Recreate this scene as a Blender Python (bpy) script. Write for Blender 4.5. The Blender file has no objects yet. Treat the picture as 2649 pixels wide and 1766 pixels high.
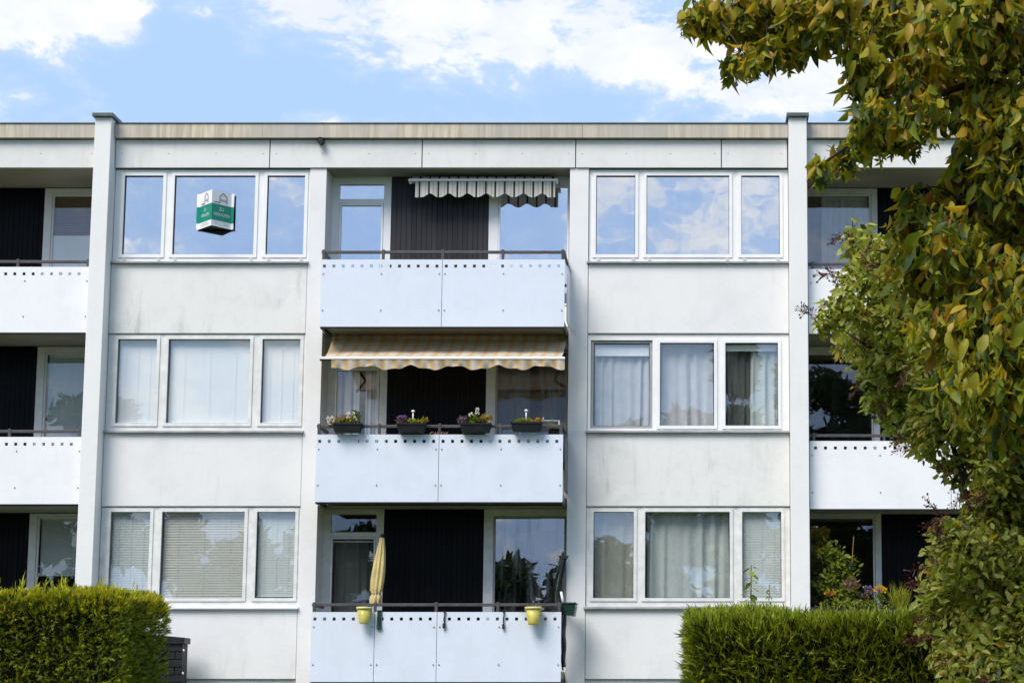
import bpy, math, random
import numpy as np
from mathutils import Matrix, Vector, Euler

random.seed(7)
rng = np.random.default_rng(7)
scene = bpy.context.scene
COL = scene.collection
R = math.radians

# ------------------------------------------------------------------ camera
cam_d = bpy.data.cameras.new('camera')
cam_d.sensor_width = 36.0
cam_d.lens = 71.02
cam_d.shift_x = -0.18878
cam_d.shift_y = 0.06718
cam_d.clip_start = 0.1
cam_d.clip_end = 2000.0
cam = bpy.data.objects.new('camera', cam_d)
cam.location = (0.0, -32.0, 1.65)
cam.rotation_euler = (R(90 + 8.138), 0, 0)
COL.objects.link(cam)
scene.camera = cam

# ------------------------------------------------------------------ light
SUN_ELEV, SUN_AZ = 52.0, -146.0       # azimuth from +Y, clockwise
SKY_STRENGTH = 0.10
CLOUD_OFFSET = (4.3, 8.1, 4.7)
world = bpy.data.worlds.new('World')
scene.world = world
world.use_nodes = True


class NT:
    """small helper to write node trees"""
    def __init__(self, tree):
        self.t = tree
        self.n = tree.nodes
        self.l = tree.links

    def add(self, typ, ins=None, **props):
        nd = self.n.new(typ)
        for k, v in props.items():
            setattr(nd, k, v)
        if ins:
            for k, v in ins.items():
                s = nd.inputs[k]
                if isinstance(v, bpy.types.NodeSocket):
                    self.l.new(v, s)
                else:
                    s.default_value = v
        return nd

    def math(self, op, a, b=None, c=None, clamp=False):
        nd = self.n.new('ShaderNodeMath')
        nd.operation = op
        nd.use_clamp = clamp
        for i, v in enumerate((a, b, c)):
            if v is None:
                continue
            if isinstance(v, bpy.types.NodeSocket):
                self.l.new(v, nd.inputs[i])
            else:
                nd.inputs[i].default_value = v
        return nd.outputs[0]

    def vmath(self, op, a, b=None):
        nd = self.n.new('ShaderNodeVectorMath')
        nd.operation = op
        for i, v in enumerate((a, b)):
            if v is None:
                continue
            if isinstance(v, bpy.types.NodeSocket):
                self.l.new(v, nd.inputs[i])
            else:
                nd.inputs[i].default_value = v
        return nd.outputs['Value'] if op in ('LENGTH', 'DOT_PRODUCT', 'DISTANCE') else nd.outputs[0]

    def noise(self, vec, scale, detail=4.0, rough=0.55, dist=0.0):
        nd = self.add('ShaderNodeTexNoise', {'Scale': scale, 'Detail': detail, 'Roughness': rough, 'Distortion': dist})
        if vec is not None:
            self.l.new(vec, nd.inputs['Vector'])
        return nd.outputs['Fac']

    def smooth(self, v, a, b):
        nd = self.add('ShaderNodeMapRange', {'Value': v, 'From Min': a, 'From Max': b})
        nd.interpolation_type = 'SMOOTHSTEP'
        return nd.outputs[0]

    def lin(self, v, a, b, c=0.0, d=1.0):
        nd = self.add('ShaderNodeMapRange', {'Value': v, 'From Min': a, 'From Max': b, 'To Min': c, 'To Max': d})
        return nd.outputs[0]

    def mix(self, fac, a, b, mode='MIX'):
        nd = self.n.new('ShaderNodeMix')
        nd.data_type = 'RGBA'
        nd.blend_type = mode
        for s, v in ((nd.inputs[0], fac), (nd.inputs[6], a), (nd.inputs[7], b)):
            if isinstance(v, bpy.types.NodeSocket):
                self.l.new(v, s)
            elif isinstance(v, (int, float)):
                s.default_value = v
            else:
                s.default_value = (v[0], v[1], v[2], 1.0)
        return nd.outputs[2]


def build_world():
    t = NT(world.node_tree)
    t.n.clear()
    out = t.n.new('ShaderNodeOutputWorld')
    bg = t.n.new('ShaderNodeBackground')
    bg.inputs['Strength'].default_value = SKY_STRENGTH
    t.l.new(bg.outputs[0], out.inputs[0])
    sky = t.n.new('ShaderNodeTexSky')
    sky.sky_type = 'NISHITA'
    sky.sun_disc = False
    sky.sun_elevation = R(SUN_ELEV)
    sky.sun_rotation = R(SUN_AZ)
    sky.air_density = 1.6
    sky.dust_density = 0.3
    sky.ozone_density = 3.0
    tc = t.n.new('ShaderNodeTexCoord')
    d = tc.outputs['Generated']
    # broken fair-weather cloud, the same recipe all round the sky
    st = t.vmath('ADD', t.vmath('MULTIPLY', d, (1.0, 1.0, 1.7)), CLOUD_OFFSET)
    warp = t.add('ShaderNodeTexNoise', {'Vector': st, 'Scale': 14.0, 'Detail': 4.0})
    wv = t.vmath('MULTIPLY', t.vmath('SUBTRACT', warp.outputs['Color'], (0.5, 0.5, 0.5)), (0.045, 0.045, 0.045))
    st2 = t.vmath('ADD', st, wv)
    big = t.noise(st2, 9.0, 2.0, 0.5)
    fine = t.noise(st2, 34.0, 10.0, 0.62)
    dens = t.math('ADD', t.math('MULTIPLY', big, 1.0), t.math('MULTIPLY', fine, 1.5))
    # the cloud banks that stand over the roof and the blue between them
    banks = [(-0.315, 0.90, 0.318, 0.058, 0.026, 0.52), (-0.215, 0.921, 0.334, 0.040, 0.012, 0.28),
             (-0.175, 0.932, 0.321, 0.040, 0.010, 0.28), (-0.10, 0.942, 0.324, 0.055, 0.014, 0.18),
             (-0.04, 0.947, 0.318, 0.040, 0.010, 0.14), (-0.138, 0.943, 0.303, 0.018, 0.007, 0.16),
             (0.04, 0.953, 0.292, 0.050, 0.013, 0.28), (0.09, 0.950, 0.300, 0.05, 0.016, 0.24),
             (-0.25, 0.92, 0.293, 0.085, 0.014, -0.26), (-0.09, 0.95, 0.286, 0.10, 0.010, -0.24),
             (-0.258, 0.914, 0.322, 0.014, 0.02, -0.30), (0.02, 0.945, 0.328, 0.03, 0.008, -0.16)]
    for (x, y, z, sx, sz, a) in banks:
        q = t.vmath('MULTIPLY', t.vmath('SUBTRACT', d, (x, y, z)), (1 / sx, 1 / 0.3, 1 / sz))
        ln = t.vmath('LENGTH', q)
        g = t.math('MULTIPLY', t.math('POWER', 2.718, t.math('MULTIPLY', t.math('MULTIPLY', ln, ln), -1.0)), a)
        dens = t.math('ADD', dens, g)
    mask = t.smooth(dens, 1.24, 1.53)
    veil = t.math('MULTIPLY', t.smooth(dens, 1.05, 1.5), 0.30)
    mask = t.math('MAXIMUM', mask, veil)
    shade = t.smooth(t.noise(st2, 18.0, 6.0, 0.6), 0.35, 0.7)
    cloud = t.mix(shade, (4.7, 5.0, 5.6), (5.9, 5.9, 6.0))
    hsv = t.add('ShaderNodeHueSaturation', {'Hue': 0.505, 'Saturation': 1.12, 'Value': 1.0, 'Fac': 1.0, 'Color': sky.outputs[0]})
    blue = t.vmath('MINIMUM', t.mix(1.0, hsv.outputs[0], (1.38, 1.27, 1.22), 'MULTIPLY'), (2.55, 3.7, 5.7))
    skyc = t.mix(mask, blue, cloud)
    t.l.new(skyc, bg.inputs['Color'])


build_world()

sun_d = bpy.data.lights.new('sun', 'SUN')
sun_d.energy = 2.5
sun_d.angle = R(32.0)
sun_d.color = (1.0, 0.925, 0.85)
sun = bpy.data.objects.new('sun', sun_d)
_el, _az = R(SUN_ELEV), R(SUN_AZ)
_dir = Vector((math.sin(_az) * math.cos(_el), math.cos(_az) * math.cos(_el), math.sin(_el)))
sun.rotation_euler = _dir.to_track_quat('Z', 'Y').to_euler()
sun.location = (-20, -30, 40)
COL.objects.link(sun)

scene.view_settings.view_transform = 'Standard'
scene.view_settings.look = 'None'
scene.view_settings.gamma = 1.0
scene.view_settings.exposure = 0.88
scene.view_settings.use_curve_mapping = False
scene.render.engine = 'CYCLES'
scene.cycles.use_denoising = True
scene.cycles.max_bounces = 6
scene.cycles.diffuse_bounces = 3
scene.cycles.glossy_bounces = 3
scene.cycles.transmission_bounces = 4
scene.cycles.use_adaptive_sampling = True
scene.cycles.adaptive_threshold = 0.02
scene.cycles.transparent_max_bounces = 12
scene.cycles.caustics_reflective = False
scene.cycles.caustics_refractive = False


# ------------------------------------------------------------------ materials
def principled(name, color=(0.5, 0.5, 0.5), rough=0.6, spec=0.4, metal=0.0):
    m = bpy.data.materials.new(name)
    m.use_nodes = True
    t = NT(m.node_tree)
    b = t.n['Principled BSDF']
    b.inputs['Base Color'].default_value = (*color, 1)
    b.inputs['Roughness'].default_value = rough
    b.inputs['Specular IOR Level'].default_value = spec
    b.inputs['Metallic'].default_value = metal
    return m, t, b


def coords(t, kind='Object'):
    return t.n.new('ShaderNodeTexCoord').outputs[kind]


def position(t):
    return t.n.new('ShaderNodeNewGeometry').outputs['Position']


def bump(t, b, h, strength=0.2, dist=0.01):
    bp = t.add('ShaderNodeBump', {'Height': h, 'Strength': strength, 'Distance': dist})
    t.l.new(bp.outputs[0], b.inputs['Normal'])


def stucco(name, col, stain=(0.5, 0.48, 0.42), amount=0.5, seed=0.0):
    m, t, b = principled(name, col, 0.85, 0.2)
    p = t.vmath('ADD', position(t), (seed, seed * 1.7, 0))
    blot = t.smooth(t.noise(p, 1.1, 8, 0.66, 0.4), 0.44, 0.70)
    blot2 = t.smooth(t.noise(p, 3.7, 8, 0.7, 0.6), 0.48, 0.74)
    streak = t.noise(t.vmath('MULTIPLY', p, (3.1, 3.1, 0.5)), 1.3, 8, 0.7, 0.5)
    streak = t.math('MULTIPLY', t.smooth(streak, 0.5, 0.76), t.smooth(t.noise(p, 0.8, 4, 0.6), 0.42, 0.66))
    fine = t.noise(p, 22, 6, 0.7)
    c = t.mix(t.math('MULTIPLY', blot, 0.42 * amount), col, (0.82 * col[0], 0.83 * col[1], 0.84 * col[2]))
    c = t.mix(t.math('MULTIPLY', blot2, 0.30 * amount), c, (0.88 * col[0], 0.855 * col[1], 0.80 * col[2]))
    c = t.mix(t.math('MULTIPLY', streak, 0.50 * amount), c, stain)
    c = t.mix(t.lin(fine, 0.3, 0.7, 0.0, 0.10), c, (0.45, 0.45, 0.45))
    t.l.new(c, b.inputs['Base Color'])
    bump(t, b, t.noise(p, 130, 3, 0.7), 0.25, 0.004)
    return m


def plain(name, col, rough=0.5, spec=0.4, var=0.08, scale=3.0, metal=0.0, bumpiness=0.0):
    m, t, b = principled(name, col, rough, spec, metal)
    p = position(t)
    n = t.noise(p, scale, 5, 0.6)
    c = t.mix(t.smooth(n, 0.3, 0.75), tuple(x * (1 - var) for x in col), tuple(min(1, x * (1 + var * 0.5)) for x in col))
    t.l.new(c, b.inputs['Base Color'])
    t.l.new(t.lin(n, 0.3, 0.7, max(0.02, rough - 0.08), min(1, rough + 0.08)), b.inputs['Roughness'])
    if bumpiness:
        bump(t, b, t.noise(p, scale * 12, 4, 0.6), bumpiness, 0.004)
    return m


M = {}
M['wall'] = stucco('white_stucco', (0.785, 0.780, 0.775), (0.44, 0.43, 0.40), 0.9)
M['wall_stained'] = stucco('stained_stucco', (0.76, 0.755, 0.735), (0.36, 0.35, 0.30), 1.7, 4.6)
M['pier'] = stucco('pier_stucco', (0.79, 0.79, 0.78), (0.5, 0.5, 0.47), 0.6, 7.7)
M['fascia'] = stucco('fascia_concrete', (0.74, 0.735, 0.72), (0.42, 0.43, 0.38), 1.3, 11.3)
M['soffit'] = plain('soffit_paint', (0.36, 0.34, 0.29), 0.85, 0.15, 0.15, 1.5)
M['frame'] = plain('white_window_paint', (0.82, 0.82, 0.82), 0.35, 0.4, 0.04, 5)
M['frame_old'] = plain('aged_window_paint', (0.74, 0.74, 0.72), 0.5, 0.35, 0.12, 6)
M['frame_grey'] = plain('grey_window_paint', (0.34, 0.34, 0.33), 0.5, 0.3, 0.1, 6)
M['gasket'] = plain('black_gasket', (0.02, 0.02, 0.022), 0.6, 0.3, 0.1)
def panel_mat(name, col):
    m, t, b = principled(name, col, 0.45, 0.35)
    p = position(t)
    n = t.noise(p, 2.2, 7, 0.65, 0.4)
    s = t.noise(t.vmath('MULTIPLY', p, (11, 11, 0.8)), 1.0, 7, 0.68, 0.3)
    c = t.mix(t.smooth(n, 0.35, 0.75), col, tuple(0.93 * x for x in col))
    c = t.mix(t.math('MULTIPLY', t.smooth(s, 0.5, 0.8), 0.13), c, (0.50, 0.51, 0.50))
    t.l.new(c, b.inputs['Base Color'])
    t.l.new(t.lin(n, 0.3, 0.7, 0.36, 0.56), b.inputs['Roughness'])
    return m


M['panel_blue'] = panel_mat('pale_blue_panel', (0.68, 0.735, 0.825))
M['panel_white'] = panel_mat('white_panel', (0.83, 0.83, 0.85))
M['screw'] = plain('screw_metal', (0.22, 0.24, 0.28), 0.4, 0.5, 0.1, 9, 0.6)
M['rail'] = plain('grey_brown_railing', (0.075, 0.07, 0.075), 0.5, 0.4, 0.25, 5)
M['black_metal'] = plain('black_metal', (0.02, 0.021, 0.022), 0.5, 0.4, 0.2, 6)
M['sill'] = plain('weathered_sill', (0.36, 0.36, 0.36), 0.5, 0.4, 0.25, 4)
M['sill_white'] = plain('white_sill', (0.74, 0.74, 0.74), 0.5, 0.4, 0.08, 4)
M['cap'] = plain('copper_green_cap', (0.10, 0.125, 0.12), 0.45, 0.5, 0.25, 8, 0.3)
M['grey_board'] = plain('grey_board', (0.16, 0.16, 0.165), 0.55, 0.3, 0.15, 3)
M['interior'] = plain('room_paint', (0.30, 0.29, 0.27), 0.9, 0.1, 0.1, 1)
M['green_plastic'] = plain('dark_green_plastic', (0.012, 0.045, 0.032), 0.35, 0.5, 0.2, 8)
M['anthracite_plastic'] = plain('anthracite_plastic', (0.006, 0.007, 0.008), 0.5, 0.4, 0.2, 8)
M['yellow_pot'] = plain('olive_yellow_plastic', (0.54, 0.47, 0.10), 0.4, 0.4, 0.18, 9)
M['yellow_pot_rim'] = plain('pale_yellow_rim', (0.62, 0.58, 0.25), 0.45, 0.4, 0.12, 9)
M['white_plastic'] = plain('white_plastic', (0.82, 0.82, 0.82), 0.35, 0.4, 0.04, 9)
M['bark'] = plain('bark', (0.055, 0.045, 0.035), 0.9, 0.2, 0.4, 14, 0, 0.5)
M['stem'] = plain('green_stem', (0.08, 0.11, 0.03), 0.7, 0.3, 0.3, 14)
M['soil'] = plain('soil', (0.03, 0.022, 0.016), 0.95, 0.1, 0.4, 30)


def roof_band_mat():
    m, t, b = principled('weathered_roof_band', (0.4, 0.36, 0.29), 0.8, 0.25)
    p = position(t)
    s = t.noise(t.vmath('MULTIPLY', p, (9.0, 1.0, 0.5)), 1.6, 6, 0.68)
    blot = t.noise(p, 0.55, 4, 0.6)
    c = t.mix(t.smooth(s, 0.3, 0.72), (0.40, 0.345, 0.27), (0.66, 0.58, 0.46))
    c = t.mix(t.math('MULTIPLY', t.smooth(blot, 0.40, 0.62), 0.75), c, (0.43, 0.41, 0.375))
    run = t.smooth(t.noise(t.vmath('MULTIPLY', p, (4.0, 1.0, 0.15)), 1.2, 3, 0.5), 0.66, 0.74)
    c = t.mix(t.math('MULTIPLY', run, 0.7), c, (0.72, 0.70, 0.64))
    t.l.new(c, b.inputs['Base Color'])
    bump(t, b, s, 0.15, 0.004)
    return m


M['roof_band'] = roof_band_mat()


def plank_mat(name, col, rough, spec=0.25):
    m, t, b = principled(name, col, rough, spec)
    p = position(t)
    g = t.noise(t.vmath('MULTIPLY', p, (40.0, 40.0, 1.6)), 1.0, 6, 0.65)
    oi = t.n.new('ShaderNodeObjectInfo').outputs['Random']
    k = t.lin(oi, 0, 1, 0.75, 1.3)
    c = t.mix(t.smooth(g, 0.3, 0.75), tuple(0.7 * x for x in col), tuple(1.45 * x for x in col))
    c = t.mix(1.0, c, t.add('ShaderNodeCombineColor', {0: k, 1: k, 2: k}).outputs[0], 'MULTIPLY')
    t.l.new(c, b.inputs['Base Color'])
    t.l.new(t.lin(g, 0.3, 0.7, rough - 0.1, rough + 0.15), b.inputs['Roughness'])
    bump(t, b, g, 0.35, 0.003)
    return m


M['plank_grey'] = plank_mat('faded_black_plank', (0.030, 0.029, 0.034), 0.6)
M['plank_black'] = plank_mat('black_plank', (0.0032, 0.0034, 0.0046), 0.36, 0.10)


def glass_mat(name, refl, tint=(0.98, 0.99, 0.99), wav=0.02, refl_col=(0.93, 0.955, 1.0), dirt_haze=0.0):
    m = bpy.data.materials.new(name)
    m.use_nodes = True
    t = NT(m.node_tree)
    t.n.clear()
    out = t.n.new('ShaderNodeOutputMaterial')
    tr = t.add('ShaderNodeBsdfTransparent', {'Color': (*tint, 1)})
    gl = t.add('ShaderNodeBsdfGlossy', {'Color': (*refl_col, 1), 'Roughness': 0.0})
    p = position(t)
    bp = t.add('ShaderNodeBump', {'Height': t.noise(p, 1.7, 2, 0.5), 'Strength': wav, 'Distance': 0.05})
    t.l.new(bp.outputs[0], gl.inputs['Normal'])
    mx = t.add('ShaderNodeMixShader', {0: refl, 1: tr.outputs[0], 2: gl.outputs[0]})
    last = mx.outputs[0]
    if dirt_haze:
        df = t.add('ShaderNodeBsdfDiffuse', {'Color': (0.6, 0.6, 0.6, 1)})
        s = t.noise(t.vmath('MULTIPLY', p, (9, 9, 0.7)), 1.0, 5, 0.6)
        mx2 = t.add('ShaderNodeMixShader', {0: t.math('MULTIPLY', t.smooth(s, 0.45, 0.8), dirt_haze), 1: last, 2: df.outputs[0]})
        last = mx2.outputs[0]
    t.l.new(last, out.inputs[0])
    return m


M['glass_hi'] = glass_mat('mirror_coated_glass', 0.60, dirt_haze=0.03)
M['glass_mid'] = glass_mat('coated_glass', 0.15, dirt_haze=0.04)
M['glass_blind'] = glass_mat('thin_clear_glass', 0.09, dirt_haze=0.02)
M['glass_hazed'] = glass_mat('hazed_glass', 0.17, dirt_haze=0.30)  # grey haze mixed into the glass to soften its black reflection
M['glass_lo'] = glass_mat('clear_glass', 0.11, dirt_haze=0.06)
M['glass_dark'] = glass_mat('shaded_glass', 0.075, dirt_haze=0.02)
M['glass_black'] = glass_mat('deep_shaded_glass', 0.03, dirt_haze=0.01)


def fabric(name, col, translucent=0.35, stripes=None, var=0.1):
    m = bpy.data.materials.new(name)
    m.use_nodes = True
    t = NT(m.node_tree)
    t.n.clear()
    out = t.n.new('ShaderNodeOutputMaterial')
    p = position(t)
    c = t.mix(t.smooth(t.noise(p, 6, 4, 0.6), 0.3, 0.7), tuple(x * (1 - var) for x in col), col)
    if stripes:
        period, width, scol, soft = stripes
        x = t.add('ShaderNodeSeparateXYZ', {0: p}).outputs[0]
        fr = t.math('FRACT', t.math('DIVIDE', t.math('ADD', x, 100.0), period))
        tri = t.math('ABSOLUTE', t.math('SUBTRACT', fr, 0.5))
        mask = t.smooth(tri, 0.5 - width - soft, 0.5 - width + soft)
        fr2 = t.math('FRACT', t.math('DIVIDE', t.math('ADD', x, 100.03), period * 0.41))
        tri2 = t.smooth(t.math('ABSOLUTE', t.math('SUBTRACT', fr2, 0.5)), 0.36, 0.44)
        mask = t.math('MAXIMUM', mask, t.math('MULTIPLY', tri2, 0.35))
        c = t.mix(mask, c, scol)
    df = t.add('ShaderNodeBsdfDiffuse', {'Color': c})
    tl = t.add('ShaderNodeBsdfTranslucent', {'Color': c})
    mx = t.add('ShaderNodeMixShader', {0: translucent, 1: df.outputs[0], 2: tl.outputs[0]})
    t.l.new(mx.outputs[0], out.inputs[0])
    return m


M['curtain_white'] = fabric('white_curtain', (0.78, 0.79, 0.80), 0.25)
M['curtain_green'] = fabric('grey_green_curtain', (0.68, 0.74, 0.71), 0.2)
M['curtain_beige'] = fabric('grey_beige_curtain', (0.56, 0.56, 0.49), 0.15)
M['curtain_dark'] = fabric('dark_net_curtain', (0.14, 0.15, 0.14), 0.2)
M['curtain_stripe'] = fabric('blue_white_curtain', (0.72, 0.76, 0.80), 0.2, (0.16, 0.12, (0.16, 0.20, 0.30), 0.05))
M['blind_white'] = plain('white_blind_slat', (0.86, 0.88, 0.89), 0.5, 0.3, 0.03)
M['blind_cream'] = plain('cream_blind_slat', (0.74, 0.74, 0.67), 0.5, 0.3, 0.05)
M['blind_grey'] = plain('grey_green_blind_slat', (0.68, 0.735, 0.71), 0.5, 0.3, 0.05)
M['blind_brown'] = plain('brown_blind_slat', (0.20, 0.115, 0.055), 0.6, 0.3, 0.1)
M['awning_striped'] = fabric('white_striped_awning', (0.70, 0.685, 0.62), 0.12, (0.155, 0.10, (0.05, 0.045, 0.04), 0.03), 0.12)
M['awning_orange'] = fabric('orange_cream_awning', (0.82, 0.73, 0.60), 0.40, (0.19, 0.17, (0.76, 0.50, 0.24), 0.22), 0.20)
M['parasol_yellow'] = fabric('pale_yellow_cloth', (0.80, 0.66, 0.30), 0.25, None, 0.2)
M['blue_cloth'] = fabric('grey_blue_cloth', (0.30, 0.36, 0.47), 0.1, None, 0.2)
M['sign_white'] = plain('white_sign_card', (0.84, 0.84, 0.86), 0.35, 0.4, 0.02)
M['sign_green'] = plain('green_sign_print', (0.0, 0.245, 0.165), 0.35, 0.4, 0.05)
M['sign_ink'] = plain('dark_green_ink', (0.012, 0.05, 0.045), 0.4, 0.4, 0.05)
M['sign_text'] = plain('white_sign_letters', (0.72, 0.82, 0.78), 0.4, 0.4, 0.03)
M['sign_grey'] = plain('grey_sign_letters', (0.42, 0.47, 0.46), 0.4, 0.4, 0.05)
M['hollow_shade'] = plain('dark_hollow_shade', (0.035, 0.033, 0.03), 0.8, 0.2, 0.1)
M['letters'] = plain('cream_wood_letters', (0.55, 0.33, 0.18), 0.6, 0.3, 0.25, 20)
M['brick_black'] = plain('black_resin_brick', (0.007, 0.0075, 0.009), 0.5, 0.4, 0.3, 12, 0, 0.4)


def leaf_mat(name, col, alt, translucent=0.35, rough=0.45, edge=None):
    m = bpy.data.materials.new(name)
    m.use_nodes = True
    t = NT(m.node_tree)
    b = t.n['Principled BSDF']
    out = t.n['Material Output']
    p = position(t)
    n = t.noise(p, 26, 4, 0.65)
    c = t.mix(t.smooth(n, 0.35, 0.68), col, alt)
    t.l.new(c, b.inputs['Base Color'])
    b.inputs['Roughness'].default_value = rough
    b.inputs['Specular IOR Level'].default_value = 0.35
    tl = t.add('ShaderNodeBsdfTranslucent', {'Color': t.mix(1.0, c, (1.35, 1.25, 0.7), 'MULTIPLY')})
    mx = t.add('ShaderNodeMixShader', {0: translucent, 1: b.outputs[0], 2: tl.outputs[0]})
    t.l.new(mx.outputs[0], out.inputs[0])
    return m


M['leaf_dark'] = leaf_mat('dark_green_leaf', (0.045, 0.08, 0.018), (0.08, 0.115, 0.02), 0.4)
M['leaf_mid'] = leaf_mat('green_leaf', (0.17, 0.225, 0.018), (0.23, 0.265, 0.024), 0.5)
M['leaf_olive'] = leaf_mat('olive_leaf', (0.33, 0.32, 0.022), (0.39, 0.36, 0.03), 0.5)
M['leaf_gold'] = leaf_mat('golden_leaf', (0.5, 0.34, 0.03), (0.42, 0.3, 0.028), 0.5)
M['leaf_orange'] = leaf_mat('orange_brown_leaf', (0.32, 0.165, 0.03), (0.24, 0.12, 0.025), 0.35)
M['leaf_yellow'] = leaf_mat('yellow_leaf', (0.42, 0.30, 0.025), (0.34, 0.22, 0.02), 0.4)
M['shrub_a'] = leaf_mat('shrub_leaf_green', (0.3, 0.37, 0.05), (0.39, 0.43, 0.07), 0.5)
M['shrub_b'] = leaf_mat('shrub_leaf_pale', (0.55, 0.56, 0.19), (0.45, 0.48, 0.11), 0.5)
M['shrub_c'] = leaf_mat('shrub_leaf_olive', (0.32, 0.29, 0.045), (0.22, 0.23, 0.035), 0.45)
M['shrub_d'] = leaf_mat('shrub_leaf_dark', (0.06, 0.085, 0.015), (0.09, 0.12, 0.02))
M['panicle_red'] = leaf_mat('dark_red_panicle', (0.085, 0.016, 0.018), (0.12, 0.035, 0.022), 0.15)
M['hedge_a'] = leaf_mat('thuja_green', (0.11, 0.155, 0.011), (0.165, 0.205, 0.014), 0.25)
M['hedge_b'] = leaf_mat('thuja_yellow_green', (0.25, 0.3, 0.017), (0.33, 0.34, 0.02), 0.3)
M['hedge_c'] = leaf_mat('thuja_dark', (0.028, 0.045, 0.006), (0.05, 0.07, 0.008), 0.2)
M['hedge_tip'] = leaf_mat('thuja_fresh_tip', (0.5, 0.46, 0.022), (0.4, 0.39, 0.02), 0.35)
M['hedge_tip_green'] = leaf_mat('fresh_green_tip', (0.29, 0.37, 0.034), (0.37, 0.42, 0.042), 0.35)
M['hedge_core'] = plain('hedge_filler', (0.012, 0.014, 0.006), 0.95, 0.05, 0.4, 8)
M['petal_white'] = leaf_mat('white_petal', (0.80, 0.80, 0.80), (0.75, 0.74, 0.72), 0.3)
M['petal_purple'] = leaf_mat('purple_petal', (0.16, 0.08, 0.34), (0.22, 0.13, 0.42), 0.3)
M['petal_dull'] = leaf_mat('dull_heather', (0.16, 0.10, 0.10), (0.22, 0.15, 0.11), 0.2)
M['petal_yellow'] = leaf_mat('yellow_petal', (0.75, 0.48, 0.02), (0.65, 0.34, 0.02), 0.3)
M['petal_orange'] = leaf_mat('orange_petal', (0.55, 0.15, 0.03), (0.62, 0.24, 0.05), 0.3)
M['ochre_leaf'] = leaf_mat('ochre_leaf', (0.28, 0.19, 0.025), (0.20, 0.14, 0.03), 0.3)
M['silver_leaf'] = leaf_mat('silvery_leaf', (0.30, 0.33, 0.28), (0.22, 0.26, 0.2), 0.3)
M['belt_leaf'] = leaf_mat('far_tree_leaf', (0.030, 0.050, 0.018), (0.050, 0.075, 0.022), 0.2, 0.7)


def grass_mat():
    m, t, b = principled('lawn', (0.06, 0.09, 0.025), 0.9, 0.2)
    p = position(t)
    c = t.mix(t.noise(p, 0.8, 6, 0.6), (0.035, 0.06, 0.015), (0.09, 0.11, 0.03))
    t.l.new(c, b.inputs['Base Color'])
    bump(t, b, t.noise(p, 40, 4, 0.7), 0.5, 0.02)
    return m


M['lawn'] = grass_mat()


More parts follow.
